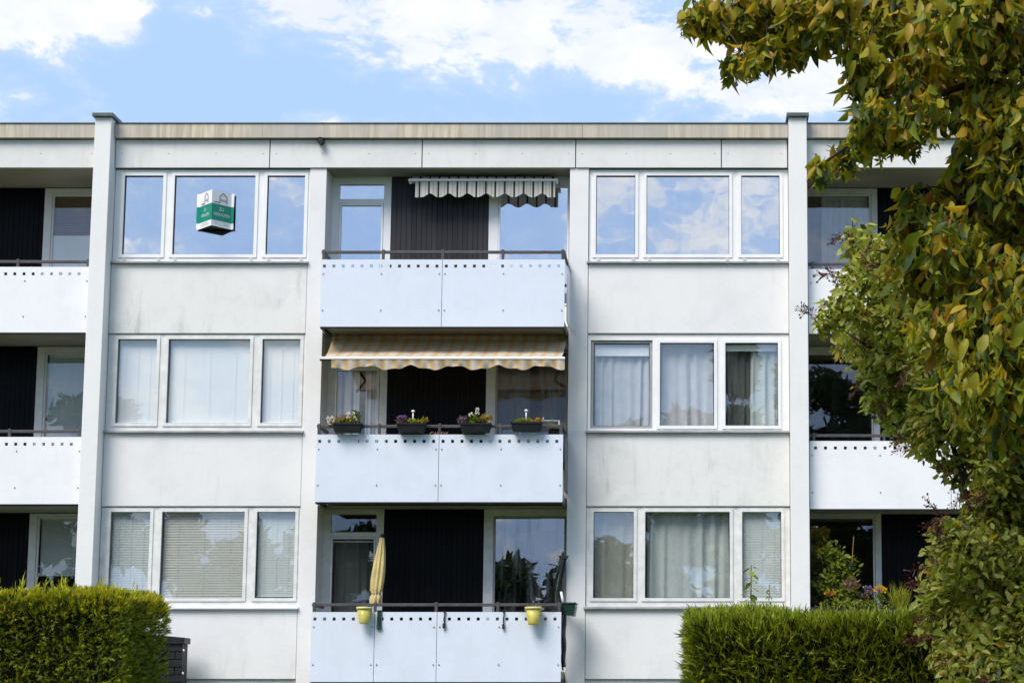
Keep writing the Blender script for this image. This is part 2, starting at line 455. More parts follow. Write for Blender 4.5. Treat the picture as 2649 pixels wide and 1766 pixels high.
# ------------------------------------------------------------------ mesh helpers
class MB:
    def __init__(self):
        self.v, self.f, self.mi, self.sm = [], [], [], []

    def face(self, pts, mi=0, smooth=False):
        k = len(self.v)
        self.v.extend([tuple(p) for p in pts])
        self.f.append(tuple(range(k, k + len(pts))))
        self.mi.append(mi)
        self.sm.append(smooth)

    def box(self, x0, x1, y0, y1, z0, z1, mi=0):
        k = len(self.v)
        self.v += [(x0, y0, z0), (x1, y0, z0), (x1, y1, z0), (x0, y1, z0),
                   (x0, y0, z1), (x1, y0, z1), (x1, y1, z1), (x0, y1, z1)]
        for q in ((0, 3, 2, 1), (4, 5, 6, 7), (0, 1, 5, 4), (1, 2, 6, 5), (2, 3, 7, 6), (3, 0, 4, 7)):
            self.f.append(tuple(k + i for i in q))
            self.mi.append(mi)
            self.sm.append(False)
        return self

    def grid(self, xs, zs, holes, y0, y1, mi=0):
        """slab in the xz plane from y0 (front) to y1 with some cells left out"""
        holes = set(holes)
        nx, nz = len(xs) - 1, len(zs) - 1

        def solid(i, j):
            return 0 <= i < nx and 0 <= j < nz and (i, j) not in holes
        for i in range(nx):
            for j in range(nz):
                if not solid(i, j):
                    continue
                a, b, c, d = xs[i], xs[i + 1], zs[j], zs[j + 1]
                self.face([(a, y0, c), (b, y0, c), (b, y0, d), (a, y0, d)], mi)
                self.face([(a, y1, d), (b, y1, d), (b, y1, c), (a, y1, c)], mi)
                if not solid(i - 1, j):
                    self.face([(a, y1, c), (a, y0, c), (a, y0, d), (a, y1, d)], mi)
                if not solid(i + 1, j):
                    self.face([(b, y0, c), (b, y1, c), (b, y1, d), (b, y0, d)], mi)
                if not solid(i, j - 1):
                    self.face([(a, y1, c), (b, y1, c), (b, y0, c), (a, y0, c)], mi)
                if not solid(i, j + 1):
                    self.face([(a, y0, d), (b, y0, d), (b, y1, d), (a, y1, d)], mi)
        return self

    def ring(self, x0, x1, z0, z1, w, y0, y1, mi=0):
        return self.grid([x0, x0 + w, x1 - w, x1], [z0, z0 + w, z1 - w, z1], [(1, 1)], y0, y1, mi)

    def tube(self, pts, radii, n=7, mi=0, caps=True):
        pts = [Vector(p) for p in pts]
        if isinstance(radii, (int, float)):
            radii = [radii] * len(pts)
        rings = []
        up = Vector((0.13, 0.31, 0.94))
        for i, p in enumerate(pts):
            d = (pts[min(i + 1, len(pts) - 1)] - pts[max(i - 1, 0)]).normalized()
            a = d.cross(up)
            if a.length < 1e-3:
                a = d.cross(Vector((1, 0, 0)))
            a.normalize()
            b = d.cross(a)
            k = len(self.v)
            for j in range(n):
                th = 2 * math.pi * j / n
                self.v.append(tuple(p + (a * math.cos(th) + b * math.sin(th)) * radii[i]))
            rings.append(k)
        for i in range(len(rings) - 1):
            for j in range(n):
                k0, k1 = rings[i], rings[i + 1]
                self.f.append((k0 + j, k0 + (j + 1) % n, k1 + (j + 1) % n, k1 + j))
                self.mi.append(mi)
                self.sm.append(True)
        if caps:
            self.f.append(tuple(rings[0] + j for j in reversed(range(n))))
            self.f.append(tuple(rings[-1] + j for j in range(n)))
            self.mi += [mi, mi]
            self.sm += [False, False]
        return self

    def lathe(self, cx, cy, prof, n=20, mi=0):
        """prof: list of (radius, z)"""
        k0 = len(self.v)
        for r, z in prof:
            for j in range(n):
                th = 2 * math.pi * j / n
                self.v.append((cx + r * math.cos(th), cy + r * math.sin(th), z))
        for i in range(len(prof) - 1):
            for j in range(n):
                a = k0 + i * n
                self.f.append((a + j, a + (j + 1) % n, a + n + (j + 1) % n, a + n + j))
                self.mi.append(mi)
                self.sm.append(True)
        return self

    def build(self, name, mats, parent=None, bevel=0.0):
        me = bpy.data.meshes.new(name)
        me.from_pydata(self.v, [], self.f)
        if not isinstance(mats, (list, tuple)):
            mats = [mats]
        for m in mats:
            me.materials.append(M[m] if isinstance(m, str) else m)
        me.polygons.foreach_set('material_index', self.mi)
        me.polygons.foreach_set('use_smooth', self.sm)
        me.update()
        o = bpy.data.objects.new(name, me)
        COL.objects.link(o)
        if parent:
            o.parent = parent
        if bevel:
            b = o.modifiers.new('bevel', 'BEVEL')
            b.width = bevel
            b.segments = 2
            b.limit_method = 'ANGLE'
        return o


def tag(o, label=None, cat=None, group=None, kind=None):
    if label:
        o['label'] = label
    if cat:
        o['category'] = cat
    if group:
        o['group'] = group
    if kind:
        o['kind'] = kind
    return o


def thing(name, label, cat, loc=(0, 0, 0), group=None):
    o = bpy.data.objects.new(name, None)
    o.empty_display_size = 0.2
    COL.objects.link(o)
    o.location = loc
    return tag(o, label, cat, group)


def part(o, parent):
    """parent with world geometry kept in place"""
    o.parent = parent
    o.matrix_parent_inverse = Matrix.Translation(-parent.location)
    return o


def pbuild(mb, name, mats, parent, bevel=0.0):
    o = mb.build(name, mats, None, bevel)
    o.parent = parent
    # every part is modelled in place: only top-level things carry a location
    if parent.parent is None:
        o.matrix_parent_inverse = Matrix.Translation(-parent.location)
    return o


def batch(name, tv, tf, mats4, tone, mats, smooth=False):
    """many copies of one small template in a single mesh (numpy)"""
    tv = np.asarray(tv, dtype=np.float32)
    n, k = len(mats4), len(tv)
    v = np.einsum('nij,kj->nki', mats4[:, :3, :3], tv) + mats4[:, None, :3, 3]
    v = v.reshape(-1, 3).astype(np.float32)
    loops, starts, totals = [], [], []
    off = 0
    for f in tf:
        starts.append(off)
        totals.append(len(f))
        loops += list(f)
        off += len(f)
    loops = np.array(loops)
    L = (loops[None, :] + (np.arange(n) * k)[:, None]).ravel()
    S = (np.array(starts)[None, :] + (np.arange(n) * off)[:, None]).ravel()
    me = bpy.data.meshes.new(name)
    me.vertices.add(len(v))
    me.vertices.foreach_set('co', v.ravel())
    me.loops.add(len(L))
    me.loops.foreach_set('vertex_index', L.astype(np.int32))
    me.polygons.add(len(S))
    me.polygons.foreach_set('loop_start', S.astype(np.int32))
    for m in mats:
        me.materials.append(M[m])
    me.polygons.foreach_set('material_index', np.repeat(np.asarray(tone, dtype=np.int32), len(tf)))
    me.polygons.foreach_set('use_smooth', np.full(len(S), smooth))
    me.update(calc_edges=True)
    me.validate()
    o = bpy.data.objects.new(name, me)
    COL.objects.link(o)
    return o


def frames(pos, axis, normal_hint, scale):
    """matrices with local +Y along axis and local Z near the hint"""
    a = axis / np.linalg.norm(axis, axis=1, keepdims=True)
    x = np.cross(a, normal_hint)
    x /= np.maximum(np.linalg.norm(x, axis=1, keepdims=True), 1e-6)
    z = np.cross(x, a)
    m = np.zeros((len(pos), 4, 4))
    s = np.asarray(scale).reshape(-1, 1)
    m[:, :3, 0] = x * s
    m[:, :3, 1] = a * s
    m[:, :3, 2] = z * s
    m[:, :3, 3] = pos
    m[:, 3, 3] = 1
    return m


def text_mesh(body, size, font_extrude=0.0):
    cu = bpy.data.curves.new('lettering', 'FONT')
    cu.body = body
    cu.size = size
    cu.align_x = 'CENTER'
    cu.align_y = 'CENTER'
    cu.extrude = font_extrude
    o = bpy.data.objects.new('lettering', cu)
    COL.objects.link(o)
    dg = bpy.context.evaluated_depsgraph_get()
    me = bpy.data.meshes.new_from_object(o.evaluated_get(dg))
    bpy.data.objects.remove(o)
    return me

# ------------------------------------------------------------------ ground
g = MB()
g.face([(-300, -300, 0), (300, -300, 0), (300, 300, 0), (-300, 300, 0)])
tag(g.build('lawn', 'lawn'), kind='structure')

# ------------------------------------------------------------------ the apartment block
bld = thing('apartment_building', 'white three-storey apartment block with dark timber loggias and pale balcony panels', 'building', (-4.2, 3.0, 0))


def bp(mb, name, mats, parent=None, bevel=0.0, label=None):
    o = pbuild(mb, name, mats, parent or bld, bevel)
    if label:
        o['label'] = label
    return o


def group_part(name, label=None):
    e = bpy.data.objects.new(name, None)
    e.empty_display_size = 0.1
    COL.objects.link(e)
    e.parent = bld
    e.matrix_parent_inverse = Matrix.Translation(-bld.location)
    if label:
        e['label'] = label
    return e


XL, XR = -16.0, 9.0                       # the block runs on beyond the picture on both sides
SOFF = [10.2, 7.485, 4.69]                # undersides seen in the loggias
WTOP = [10.185, 7.462, 4.675]             # window heads
WBOT = [8.665, 5.905, 3.105]              # window feet
COLS = [(-6.43, -6.16), (-2.20, -1.895)]
PIERS = [(-9.875, -9.61), (1.35, 1.64)]

# shell behind the front
bp(MB().box(XL, XR, 5.2, 5.4, 0, 10.6), 'back_wall', 'interior')
bp(MB().box(XL - .2, XL, -0.05, 5.4, 0, 10.6), 'side_wall', 'wall')
bp(MB().box(XR, XR + .2, -0.05, 5.4, 0, 10.6), 'side_wall', 'wall')
bp(MB().box(XL, XR, 0.02, 5.4, 10.215, 10.60), 'roof_slab', 'soffit')
for z in (7.50, 4.705, 1.95):
    bp(MB().box(XL, XR, 0.26, 5.2, z, z + .14), 'floor_slab', 'soffit')
for x in (-9.8, -6.3, -2.05, 1.5):
    bp(MB().box(x - .06, x + .06, 0.6, 5.2, 0, 10.22), 'partition_wall', 'interior')

# piers with their metal caps
for (a, b) in PIERS:
    p = bp(MB().box(a, b, -0.30, 1.28, 0, 10.97), 'pier', 'pier', bevel=0.008)
    c = bp(MB().box(a - .035, b + .035, -0.36, 0.45, 10.972, 11.035), 'pier_cap', 'cap', bevel=0.006)

# weathered roof band, in lengths, with a thin drip edge on top
for (a, b) in ((XL, -11.6), (-11.595, -9.885), (-9.60, -7.2), (-7.195, -4.3), (-4.295, -2.0), (-1.995, 1.343), (1.647, 4.6), (4.605, XR)):
    r = bp(MB().box(a, b, -0.12, 0.05, 10.685, 10.915), 'roof_band', 'roof_band')
    bp(MB().box(a, b, -0.135, 0.3, 10.917, 10.932), 'drip_edge', 'cap', r)
bp(MB().box(XL, XR, 0.06, 5.4, 10.605, 10.9), 'roof_fill', 'interior')
bp(MB().tube([(-2.1 - 1.93, 0.6, 10.85), (-4.03, 0.6, 10.96)], [0.03, 0.02], 8), 'roof_vent', 'cap')

# concrete fascia panels
JX = [-9.598, -7.09, -4.61, -2.11, 0.262, 1.338]
fx = [(JX[i] + (0.008 if i else 0), JX[i + 1] - 0.008) for i in range(5)] + [(XL, -12.6), (-12.585, -9.885), (1.65, 4.9), (4.915, XR)]
for (a, b) in fx:
    f = bp(MB().box(a, b, -0.035, 0.015, 10.205, 10.668), 'fascia_panel', 'fascia', bevel=0.005)
    s = MB()
    n = max(2, int(round((b - a) / 0.62)))
    for i in range(n):
        x = a + 0.1 + (b - a - 0.2) * i / (n - 1)
        s.lathe(x, -0.036, [(0.001, 10.44)], 6) if False else s.box(x - .007, x + .007, -0.039, -0.036, 10.43, 10.444)
    so = bp(s, 'fascia_screws', 'screw', f)
    so['kind'] = 'stuff'
bp(MB().box(XL, XR, -0.02, 0.01, 10.668, 10.684), 'shadow_joint', 'gasket')
# short pipe stub under the roof band
pb = MB().tube([(-6.25, 0.0, 10.635), (-6.25, -0.17, 10.625)], 0.055, 16, caps=False)
pb.tube([(-6.25, -0.1, 10.63), (-6.25, -0.16, 10.625)], 0.048, 16)
bp(pb, 'drain_pipe_stub', 'black_metal')

# wall columns either side of the middle loggias
for (a, b) in COLS:
    bp(MB().box(a, b, -0.006, 0.60, 0, 10.2), 'wall_column', 'wall', bevel=0.006)

# spandrels below the windows
for k in range(3):
    ztop = WBOT[k] - 0.045
    zbot = (WTOP[k + 1] + 0.012) if k < 2 else 1.965
    for side, (a, b) in enumerate(((-9.606, -6.436), (-1.889, 1.346))):
        mat = 'wall_stained' if (k == 0 and side == 0) or (k == 1 and side == 1) else 'wall'
        o = bp(MB().box(a, b, 0.004, 0.24, zbot, ztop), 'spandrel_panel', mat, bevel=0.012)
for (a, b) in ((-9.606, -6.436), (-1.889, 1.346)):
    bp(MB().box(a, b, 0.004, 0.24, 0, 1.15), 'base_wall', 'wall')
    w = group_part('basement_window')
    bp(MB().grid([a, a + .12, (a + b) / 2 - .05, (a + b) / 2 + .05, b - .12, b], [1.15, 1.25, 1.86, 1.955], [(1, 1), (3, 1)], 0.05, 0.12), 'frame', 'frame_old', w)
    bp(MB().box(a + .12, (a + b) / 2 - .05, 0.08, 0.09, 1.25, 1.86), 'pane', 'glass_dark', w)
    bp(MB().box((a + b) / 2 + .05, b - .12, 0.08, 0.09, 1.25, 1.86), 'pane', 'glass_dark', w)


def window(x0, x1, z0, z1, panes, frame, glass, sill='sill', label=None, grey=None, y=0.035, sash_w=0.052, tilt=0.0):
    """a row of sashes in one fixed frame; panes = list of (xa, xb, za, zb) of visible glass"""
    w = group_part('window', label)
    xs = [x0]
    for (a, b, c, d) in panes:
        xs += [a - sash_w + .006, b + sash_w - .006]
    xs.append(x1)
    za = min(p[2] for p in panes) - sash_w + .006
    zb = max(p[3] for p in panes) + sash_w - .006
    bp(MB().grid(xs, [z0, za, zb, z1], [(1 + 2 * i, 1) for i in range(len(panes))], y, y + .09), 'frame', frame, w, bevel=0.004)
    for i, (a, b, c, d) in enumerate(panes):
        f = 'frame_grey' if grey == i else frame
        dy = 0.03 if grey == i else -0.016
        s = bp(MB().ring(a - sash_w, b + sash_w, za - .008, zb + .008, sash_w, y + dy, y + .07 + max(0, dy)), 'sash', f, w, bevel=0.006)
        bp(MB().ring(a - .002, b + .002, za + sash_w - .010, zb - sash_w + .010, 0.009, y + .022 + max(0, dy), y + .03 + max(0, dy)), 'gasket', 'gasket', s)
        p = MB()
        p.box(a + .001, b - .001, -.003, .003, za + sash_w - .007, zb - sash_w + .007)
        gl = glass[i] if isinstance(glass, (list, tuple)) else glass
        cz = (za + zb) / 2
        cxm = (a + b) / 2
        rx, rz = R(random.uniform(-.12, .12)), R(random.uniform(-.12, .12))
        mm = Matrix.Translation((cxm, y + .045 + max(0, dy), cz)) @ Euler((rx, 0, rz)).to_matrix().to_4x4() @ Matrix.Translation((-cxm, 0, -cz))
        p.v = [tuple(mm @ Vector(q)) for q in p.v]
        bp(p, 'pane', gl, w)
        if sill == 'sill' and frame == 'frame':
            h = MB()
            for hx in (a + .02, b - .06):
                h.box(hx, hx + .045, y - .03, y - .017, za - .035, za - .022)
            ho = bp(h, 'drain_caps', 'sill_white', w)
            ho['kind'] = 'stuff'
    sm = 'sill' if sill == 'sill' else 'sill_white'
    sb = MB()
    sb.box(x0 - .03, x1 + .02, -0.055, 0.03, z0 - .045, z0 - .018)
    sb.face([(x0 - .03, -.055, z0 - .018), (x1 + .02, -.055, z0 - .018), (x1 + .02, .05, z0 + .004), (x0 - .03, .05, z0 + .004)])
    bp(sb, 'sill', sm, w)
    return w


def zz(k, top=None, bot=None):
    T = [10.085, 7.385, 4.600]
    B = [8.780, 6.028, 3.240]
    return (B[k] if bot is None else bot, T[k] if top is None else top)


for k in range(3):
    zb, zt = zz(k)
    fr = 'frame' if k == 0 else 'frame_old'
    window(-9.60, -6.436, WBOT[k], WTOP[k],
           [(-9.45, -8.822, zb, zt), (-8.635, -7.322, zb, zt), (-7.125, -6.515, zb, zt)],
           fr, ['glass_hi', 'glass_blind', 'glass_lo'][k], 'sill' if k < 2 else 'white')
for k in range(3):
    zb, zt = zz(k)
    if k == 1:
        zb, zt = 5.985, 7.325
        pn = [(-1.795, -.896, zb, zt), (-.728, .140, zb, zt), (.322, 1.167, zb, zt)]
    else:
        pn = [(-1.775, -1.138, zb, zt), (-.955, .387, zb, zt), (.585, 1.206, zb, zt)]
    window(-1.889, 1.343, WBOT[k], WTOP[k], pn, 'frame' if k < 2 else 'frame_old',
           ['glass_hi', 'glass_lo', ['glass_mid', 'glass_lo', 'glass_lo']][k], 'sill', grey=0 if k == 1 else None)

# ---- middle loggias: back wall of door, planks and window
DB = 0.52
DOORS = {0: dict(t0=9.82, t1=10.068, d1=9.685), 1: dict(t0=7.07, t1=7.33, d1=6.93), 2: dict(t0=4.318, t1=4.608, d1=4.185)}
for k in range(3):
    zs = SOFF[k] - 0.002
    zf = (SOFF[k] - 2.66)
    d = DOORS[k]
    fr = 'frame' if k == 0 else 'frame_old'
    w = group_part('balcony_door')
    xa, xb = -6.04, -5.305
    bp(MB().grid([-6.158, xa, xb, -5.185], [zf, zf + .1, d['d1'] + .06, d['t0'], d['t1'], zs], [(1, 1), (1, 3)], DB, DB + .1), 'frame', fr, w, bevel=0.004)
    gl = ['glass_hi', 'glass_dark', 'glass_dark'][k]
    bp(MB().box(xa, xb, DB + .04, DB + .046, d['t0'], d['t1']), 'transom_pane', gl, w)
    bp(MB().ring(xa + .006, xb - .006, zf + .106, d['d1'] + .054, .03, DB - .01, DB + .05), 'sash', fr, w, bevel=0.004)
    bp(MB().box(xa + .03, xb - .03, DB + .03, DB + .036, zf + .13, d['d1'] + .03), 'pane', gl, w)
    hb = MB().box(xa + .045, xa + .065, DB - .03, DB - .01, zf + 1.02, zf + 1.14)
    hb.box(xa + .05, xa + .16, DB - .06, DB - .04, zf + 1.10, zf + 1.12)
    bp(hb, 'door_handle', 'black_metal', w)
    c = group_part('plank_cladding')
    bp(MB().box(-5.182, -3.572, DB + .03, DB + .08, zf, zs), 'backing_board', 'gasket', c)
    n = 19
    wd = (5.18 - 3.575) / n
    for i in range(n):
        x = -5.18 + i * wd
        dy = random.uniform(-.004, .004)
        bp(MB().box(x + .003, x + wd - .003, DB + .006 + dy, DB + .028, zf + .01, zs), 'plank', 'plank_grey' if k == 0 else 'plank_black', c)
    w = group_part('window')
    wx0, wx1 = -3.385, -2.262
    wt = [10.02, 7.28, 4.545][k]
    wb = zf + .52
    bp(MB().grid([-3.570, wx0 - .03, wx1 + .02, -2.202], [zf, wb - .03, wt + .03, zs], [(1, 1)], DB, DB + .1), 'frame', fr, w, bevel=0.004)
    bp(MB().ring(wx0 - .024, wx1 + .014, wb - .024, wt + .024, .026, DB - .012, DB + .04), 'sash', fr if k == 0 else 'frame_grey', w)
    bp(MB().box(wx0, wx1, DB + .02, DB + .026, wb, wt), 'pane', ['glass_hi', 'glass_black', 'glass_hazed'][k], w)
    bp(MB().box(-6.155, -2.205, 0.01, DB + .02, SOFF[k] + .001, SOFF[k] + .012), 'soffit_board', 'soffit')

# ---- side bays: back wall
SB = 1.30
for side in (-1, 1):
    for k in range(3):
        zs = SOFF[k] - .002
        zf = SOFF[k] - 2.66
        fr = 'frame' if k == 0 and side < 0 else 'frame_old'
        top = [10.075, 7.36, 4.615][k]
        if side < 0:
            px0, px1, fx0, fx1, kx0, kx1 = -11.01, -9.96, -11.165, -9.876, -13.4, -11.167
        else:
            px0, px1, fx0, fx1, kx0, kx1 = 1.72, 2.775, 1.641, 2.905, 2.907, 5.0
        w = group_part('window')
        bp(MB().grid([fx0, px0 - .03, px1 + .03, fx1], [zf, zf + .1, top + .03, zs], [(1, 1)], SB, SB + .1), 'frame', fr, w, bevel=0.004)
        bp(MB().ring(px0 - .024, px1 + .024, zf + .106, top + .024, .03, SB + .012, SB + .05), 'sash', fr, w)
        bp(MB().box(px0, px1, SB + .03, SB + .036, zf + .12, top), 'pane', 'glass_lo' if (k == 0 and side > 0) else 'glass_dark', w)
        c = group_part('plank_cladding')
        bp(MB().box(kx0, kx1, SB + .03, SB + .08, zf, zs), 'backing_board', 'gasket', c)
        nv = 10 if side < 0 else 14
        wd = 0.0845
        for i in range(nv):
            x = (kx1 - (i + 1) * wd) if side < 0 else (kx0 + i * wd)
            dy = random.uniform(-.004, .004)
            bp(MB().box(x + .003, x + wd - .003, SB + .006 + dy, SB + .028, zf + .01, zs), 'plank', 'plank_black', c)
        bp(MB().box(XL if side < 0 else 5.0, -13.4 if side < 0 else XR, SB, SB + .1, zf, zs), 'bay_wall', 'wall')


# ---- balconies
def balcony(xa, xb, yf, zb, zt, joints, mat, rail_z, posts, slab_back, hole_x0, hole_dx, hole_z, yrail, slab=True, screws=True, label=None):
    e = group_part('balcony', label)
    edges = [xa] + joints + [xb]
    hs = 0.047
    nh = int((xb - hole_x0) / hole_dx) + 1
    hx = [hole_x0 + i * hole_dx for i in range(nh)]
    for i in range(len(edges) - 1):
        a = edges[i] + (0.004 if i else 0)
        b = edges[i + 1] - (0.004 if i < len(edges) - 2 else 0)
        mine = [h for h in hx if a + .02 < h < b - hs - .02]
        xs = [a]
        for h in mine:
            xs += [h, h + hs]
        xs.append(b)
        pn = bp(MB().grid(xs, [zb, hole_z - hs / 2, hole_z + hs / 2, zt], [(1 + 2 * j, 1) for j in range(len(mine))], yf, yf + .012), 'panel', mat, e)
        if screws:
            s = MB()
            cols = [a + .04, b - .04] + ([(a + b) / 2] if b - a > 1.2 else [])
            for x in cols:
                for z in (zt - .23, zb + .26):
                    s.tube([(x, yf - .001, z), (x, yf - .008, z)], .011, 8)
            so = bp(s, 'screws', 'screw', pn)
            so['kind'] = 'stuff'
    bp(MB().box(xa - .005, xb + .005, yrail - .02, yrail + .02, rail_z - .023, rail_z + .023), 'handrail', 'rail', e, bevel=0.005)
    for x in posts:
        bp(MB().box(x - .022, x + .022, yf + .014, yf + .054, zb + .02, rail_z + .04), 'post', 'rail', e, bevel=0.004)
    if slab:
        bp(MB().box(xa + .02, xb - .02, yf + .06, slab_back, zb + .045, zb + .15), 'floor_slab', 'soffit', e)
        bp(MB().box(xa + .03, xb - .03, yf + .065, slab_back - .06, zb + .151, zb + .16), 'floor_covering', 'grey_board', e)
        bp(MB().box(xa + .005, xb - .005, yf + .015, yf + .055, zb - .025, zb + .02), 'edge_beam', 'black_metal', e)
    return e


PZ = [(7.437, 8.512), (4.678, 5.732), (1.917, 2.982)]
RZ = [8.638, 5.865, 3.093]
BX0, BX1 = -6.055, -2.215
for k in range(3):
    joints = [-4.145] if k < 2 else [-5.083, -4.125]
    e = balcony(BX0, BX1, -0.80, PZ[k][0], PZ[k][1], joints, 'panel_blue', RZ[k], [-6.025, -5.085, -4.145, -3.195, -2.25],
                0.30, BX0 + .03, 0.1476, PZ[k][1] - .106, -0.755)
    for x in (BX0 + .02, BX1 - .02):
        bp(MB().box(x - .02, x + .02, -0.73, -0.01, RZ[k] - .023, RZ[k] + .02), 'end_rail', 'rail', e)
        bp(MB().box(x - .02, x + .02, -0.73, 0.02, PZ[k][0] - .02, PZ[k][0] + .03), 'bracket', 'black_metal', e)
    bp(MB().box(BX0 - .002, BX0 + .012, -0.735, -0.02, PZ[k][0] + .05, PZ[k][1]), 'end_panel', 'panel_blue', e)
    if k == 0:
        bp(MB().box(BX1 + .02, BX1 + .034, -0.60, -0.02, PZ[k][0] + .12, PZ[k][1] - .05), 'wind_screen', 'panel_white', e)
        bp(MB().box(BX1 + .012, BX1 + .04, -0.62, -0.015, PZ[k][1] - .048, PZ[k][1] - .005), 'wind_screen_top', 'black_metal', e)
    elif k == 1:
        bp(MB().box(BX1 + .012, BX1 + .026, -0.60, -0.02, PZ[k][0] + .2, PZ[k][1]), 'wind_screen', 'grey_board', e)
for k in range(3):
    zb, zt = [(7.472, 8.545), (4.713, 5.785), (1.95, 3.02)][k]
    balcony(-13.4, -9.915, -0.10, zb, zt, [-12.0], 'panel_white', zt + .092, [-12.2, -11.09, -9.957], 1.34, -13.36, 0.1476, zt - .115, -0.055)
    zb, zt = [(7.452, 8.508), (4.637, 5.720), (1.90, 2.97)][k]
    balcony(1.66, 5.4, -0.10, zb, zt, [3.9], 'panel_white', zt + .09, [1.73, 2.85, 3.95, 5.0], 1.34, 1.73, 0.158, zt - .112, -0.055)

# ------------------------------------------------------------------ blinds and curtains behind the glass
def blind(x0, x1, z0, z1, y, mat, label, group=None, pitch=0.026, angle=62, rail=True):
    t = thing('venetian_blind', label, 'blind', ((x0 + x1) / 2, y, z0), group)
    s = MB()
    n = int((z1 - z0) / pitch)
    ca, sa = math.cos(R(angle)) * .0145, math.sin(R(angle)) * .0145
    for i in range(n):
        z = z1 - .03 - i * pitch
        jit = random.uniform(-.0012, .0012)
        s.face([(x0, y - ca, z - sa + jit), (x1, y - ca, z - sa - jit), (x1, y, z + .001), (x0, y, z + .001)])
        s.face([(x0, y, z + .001), (x1, y, z + .001), (x1, y + ca, z + sa - jit), (x0, y + ca, z + sa + jit)])
    so = pbuild(s, 'slats', mat, t)
    so['kind'] = 'stuff'
    pbuild(MB().box(x0, x1, y - .02, y + .02, z1 - .02, z1 + .02), 'head_rail', mat, t)
    if rail:
        pbuild(MB().box(x0, x1, y - .014, y + .014, z0 - .012, z0 + .012), 'bottom_rail', mat, t)
    c = MB()
    for u in (0.18, 0.5, 0.82):
        x = x0 + (x1 - x0) * u
        c.box(x - .002, x + .002, y - .019, y - .017, z0, z1)
    co = pbuild(c, 'ladder_cords', mat, t)
    co['kind'] = 'stuff'
    return t


def curtain(x0, x1, z0, z1, y, mat, label, folds=8, amp=0.035, group=None, sway=0.0, name='curtain', gather=0.0):
    t = thing(name, label, 'curtain', ((x0 + x1) / 2, y, z0), group)
    s = MB()
    nx, nz = folds * 10, 8
    ph = random.uniform(0, 6)
    k0 = len(s.v)
    for j in range(nz + 1):
        v = j / nz
        z = z1 + (z0 - z1) * v
        for i in range(nx + 1):
            u = i / nx
            x = x0 + (x1 - x0) * u
            if gather:
                x = x + gather * math.sin(v * math.pi * 0.5) * (1 - u)
            a = amp * (0.55 + 0.45 * math.sin(u * 9.1 + ph)) * (0.6 + 0.5 * v)
            s.v.append((x + 0.012 * math.sin(u * folds * 4.2 + v * 1.5 + ph), y + a * math.sin(u * folds * 2 * math.pi + ph + 0.9 * math.sin(u * 5 + v * 1.2)), z))
    for j in range(nz):
        for i in range(nx):
            a = k0 + j * (nx + 1) + i
            s.f.append((a, a + 1, a + nx + 2, a + nx + 1))
            s.mi.append(0)
            s.sm.append(True)
    pbuild(s, 'cloth', mat, t)
    pbuild(MB().box(x0, x1, y - .012, y + .012, z1, z1 + .03), 'curtain_track', 'frame_old', t)
    return t


# middle-left window: white blinds; lower-left: cream blinds
blind(-9.44, -8.83, 6.04, 7.37, 0.125, 'blind_white', 'white venetian blind in the left sash of the middle-floor left window', angle=80)
blind(-8.62, -7.33, 6.04, 7.38, 0.125, 'blind_white', 'wide white venetian blind in the middle sash of the middle-floor left window', angle=84)
blind(-7.115, -6.525, 6.04, 7.37, 0.125, 'blind_white', 'white venetian blind in the right sash of the middle-floor left window', angle=80)
blind(-9.44, -8.83, 3.25, 4.59, 0.125, 'blind_grey', 'pale grey-green venetian blind in the left sash above the left hedge')
blind(-8.62, -7.33, 3.25, 4.59, 0.125, 'blind_cream', 'wide cream venetian blind in the lowest left window', angle=54)
blind(-7.115, -6.525, 3.27, 4.59, 0.125, 'blind_grey', 'grey-blue venetian blind in the right sash of the lowest left window', angle=70)
blind(0.59, 1.20, 3.25, 4.59, 0.125, 'blind_grey', 'grey-green blind in the narrow right sash above the right hedge', angle=66)
# right windows
curtain(-1.78, -.91, 5.99, 7.14, 0.20, 'curtain_white', 'white net curtain behind the grey-framed left sash of the middle-floor right window', 6, .04)
curtain(-.72, .13, 5.99, 7.30, 0.20, 'curtain_white', 'white net curtain in the middle sash of the middle-floor right window', 5, .04)
curtain(.72, 1.16, 5.99, 7.22, 0.20, 'curtain_green', 'pale grey curtain drawn half across the right sash of the middle-floor right window', 3, .05)
curtain(.33, .74, 5.99, 7.22, 0.24, 'curtain_dark', 'dark grey cloth standing in for a mirrored tree beside the pale grey curtain of the middle-floor right window', 4, .03)  # cloth added where the pane mirrors a dark tree
curtain(-1.77, -1.145, 3.25, 4.59, 0.22, 'curtain_beige', 'plain grey cloth added behind the narrow left sash of the lowest right window', 3, .03)  # cloth added to give this pane its pale grey
curtain(-.94, .375, 3.25, 4.59, 0.22, 'curtain_green', 'pale grey-green curtain hanging across the big pane of the lowest right window', 7, .05)
for (a, b, z0, z1, lab) in ((-1.79, -.90, 7.14, 7.32, 'white roller blind rolled up above the left net curtain'),
                           (.33, 1.16, 7.22, 7.32, 'white roller blind rolled up over the pale grey curtain')):
    rb = thing('roller_blind', lab, 'blind', ((a + b) / 2, .13, z0))
    pbuild(MB().tube([(a, .15, z1 - .02), (b, .15, z1 - .02)], .022, 10), 'roller', 'blind_white', rb)
    pbuild(MB().box(a + .01, b - .01, .127, .13, z0, z1 - .02), 'cloth', 'blind_white', rb)
    pbuild(MB().box(a + .01, b - .01, .124, .134, z0 - .012, z0), 'hem_bar', 'blind_white', rb)
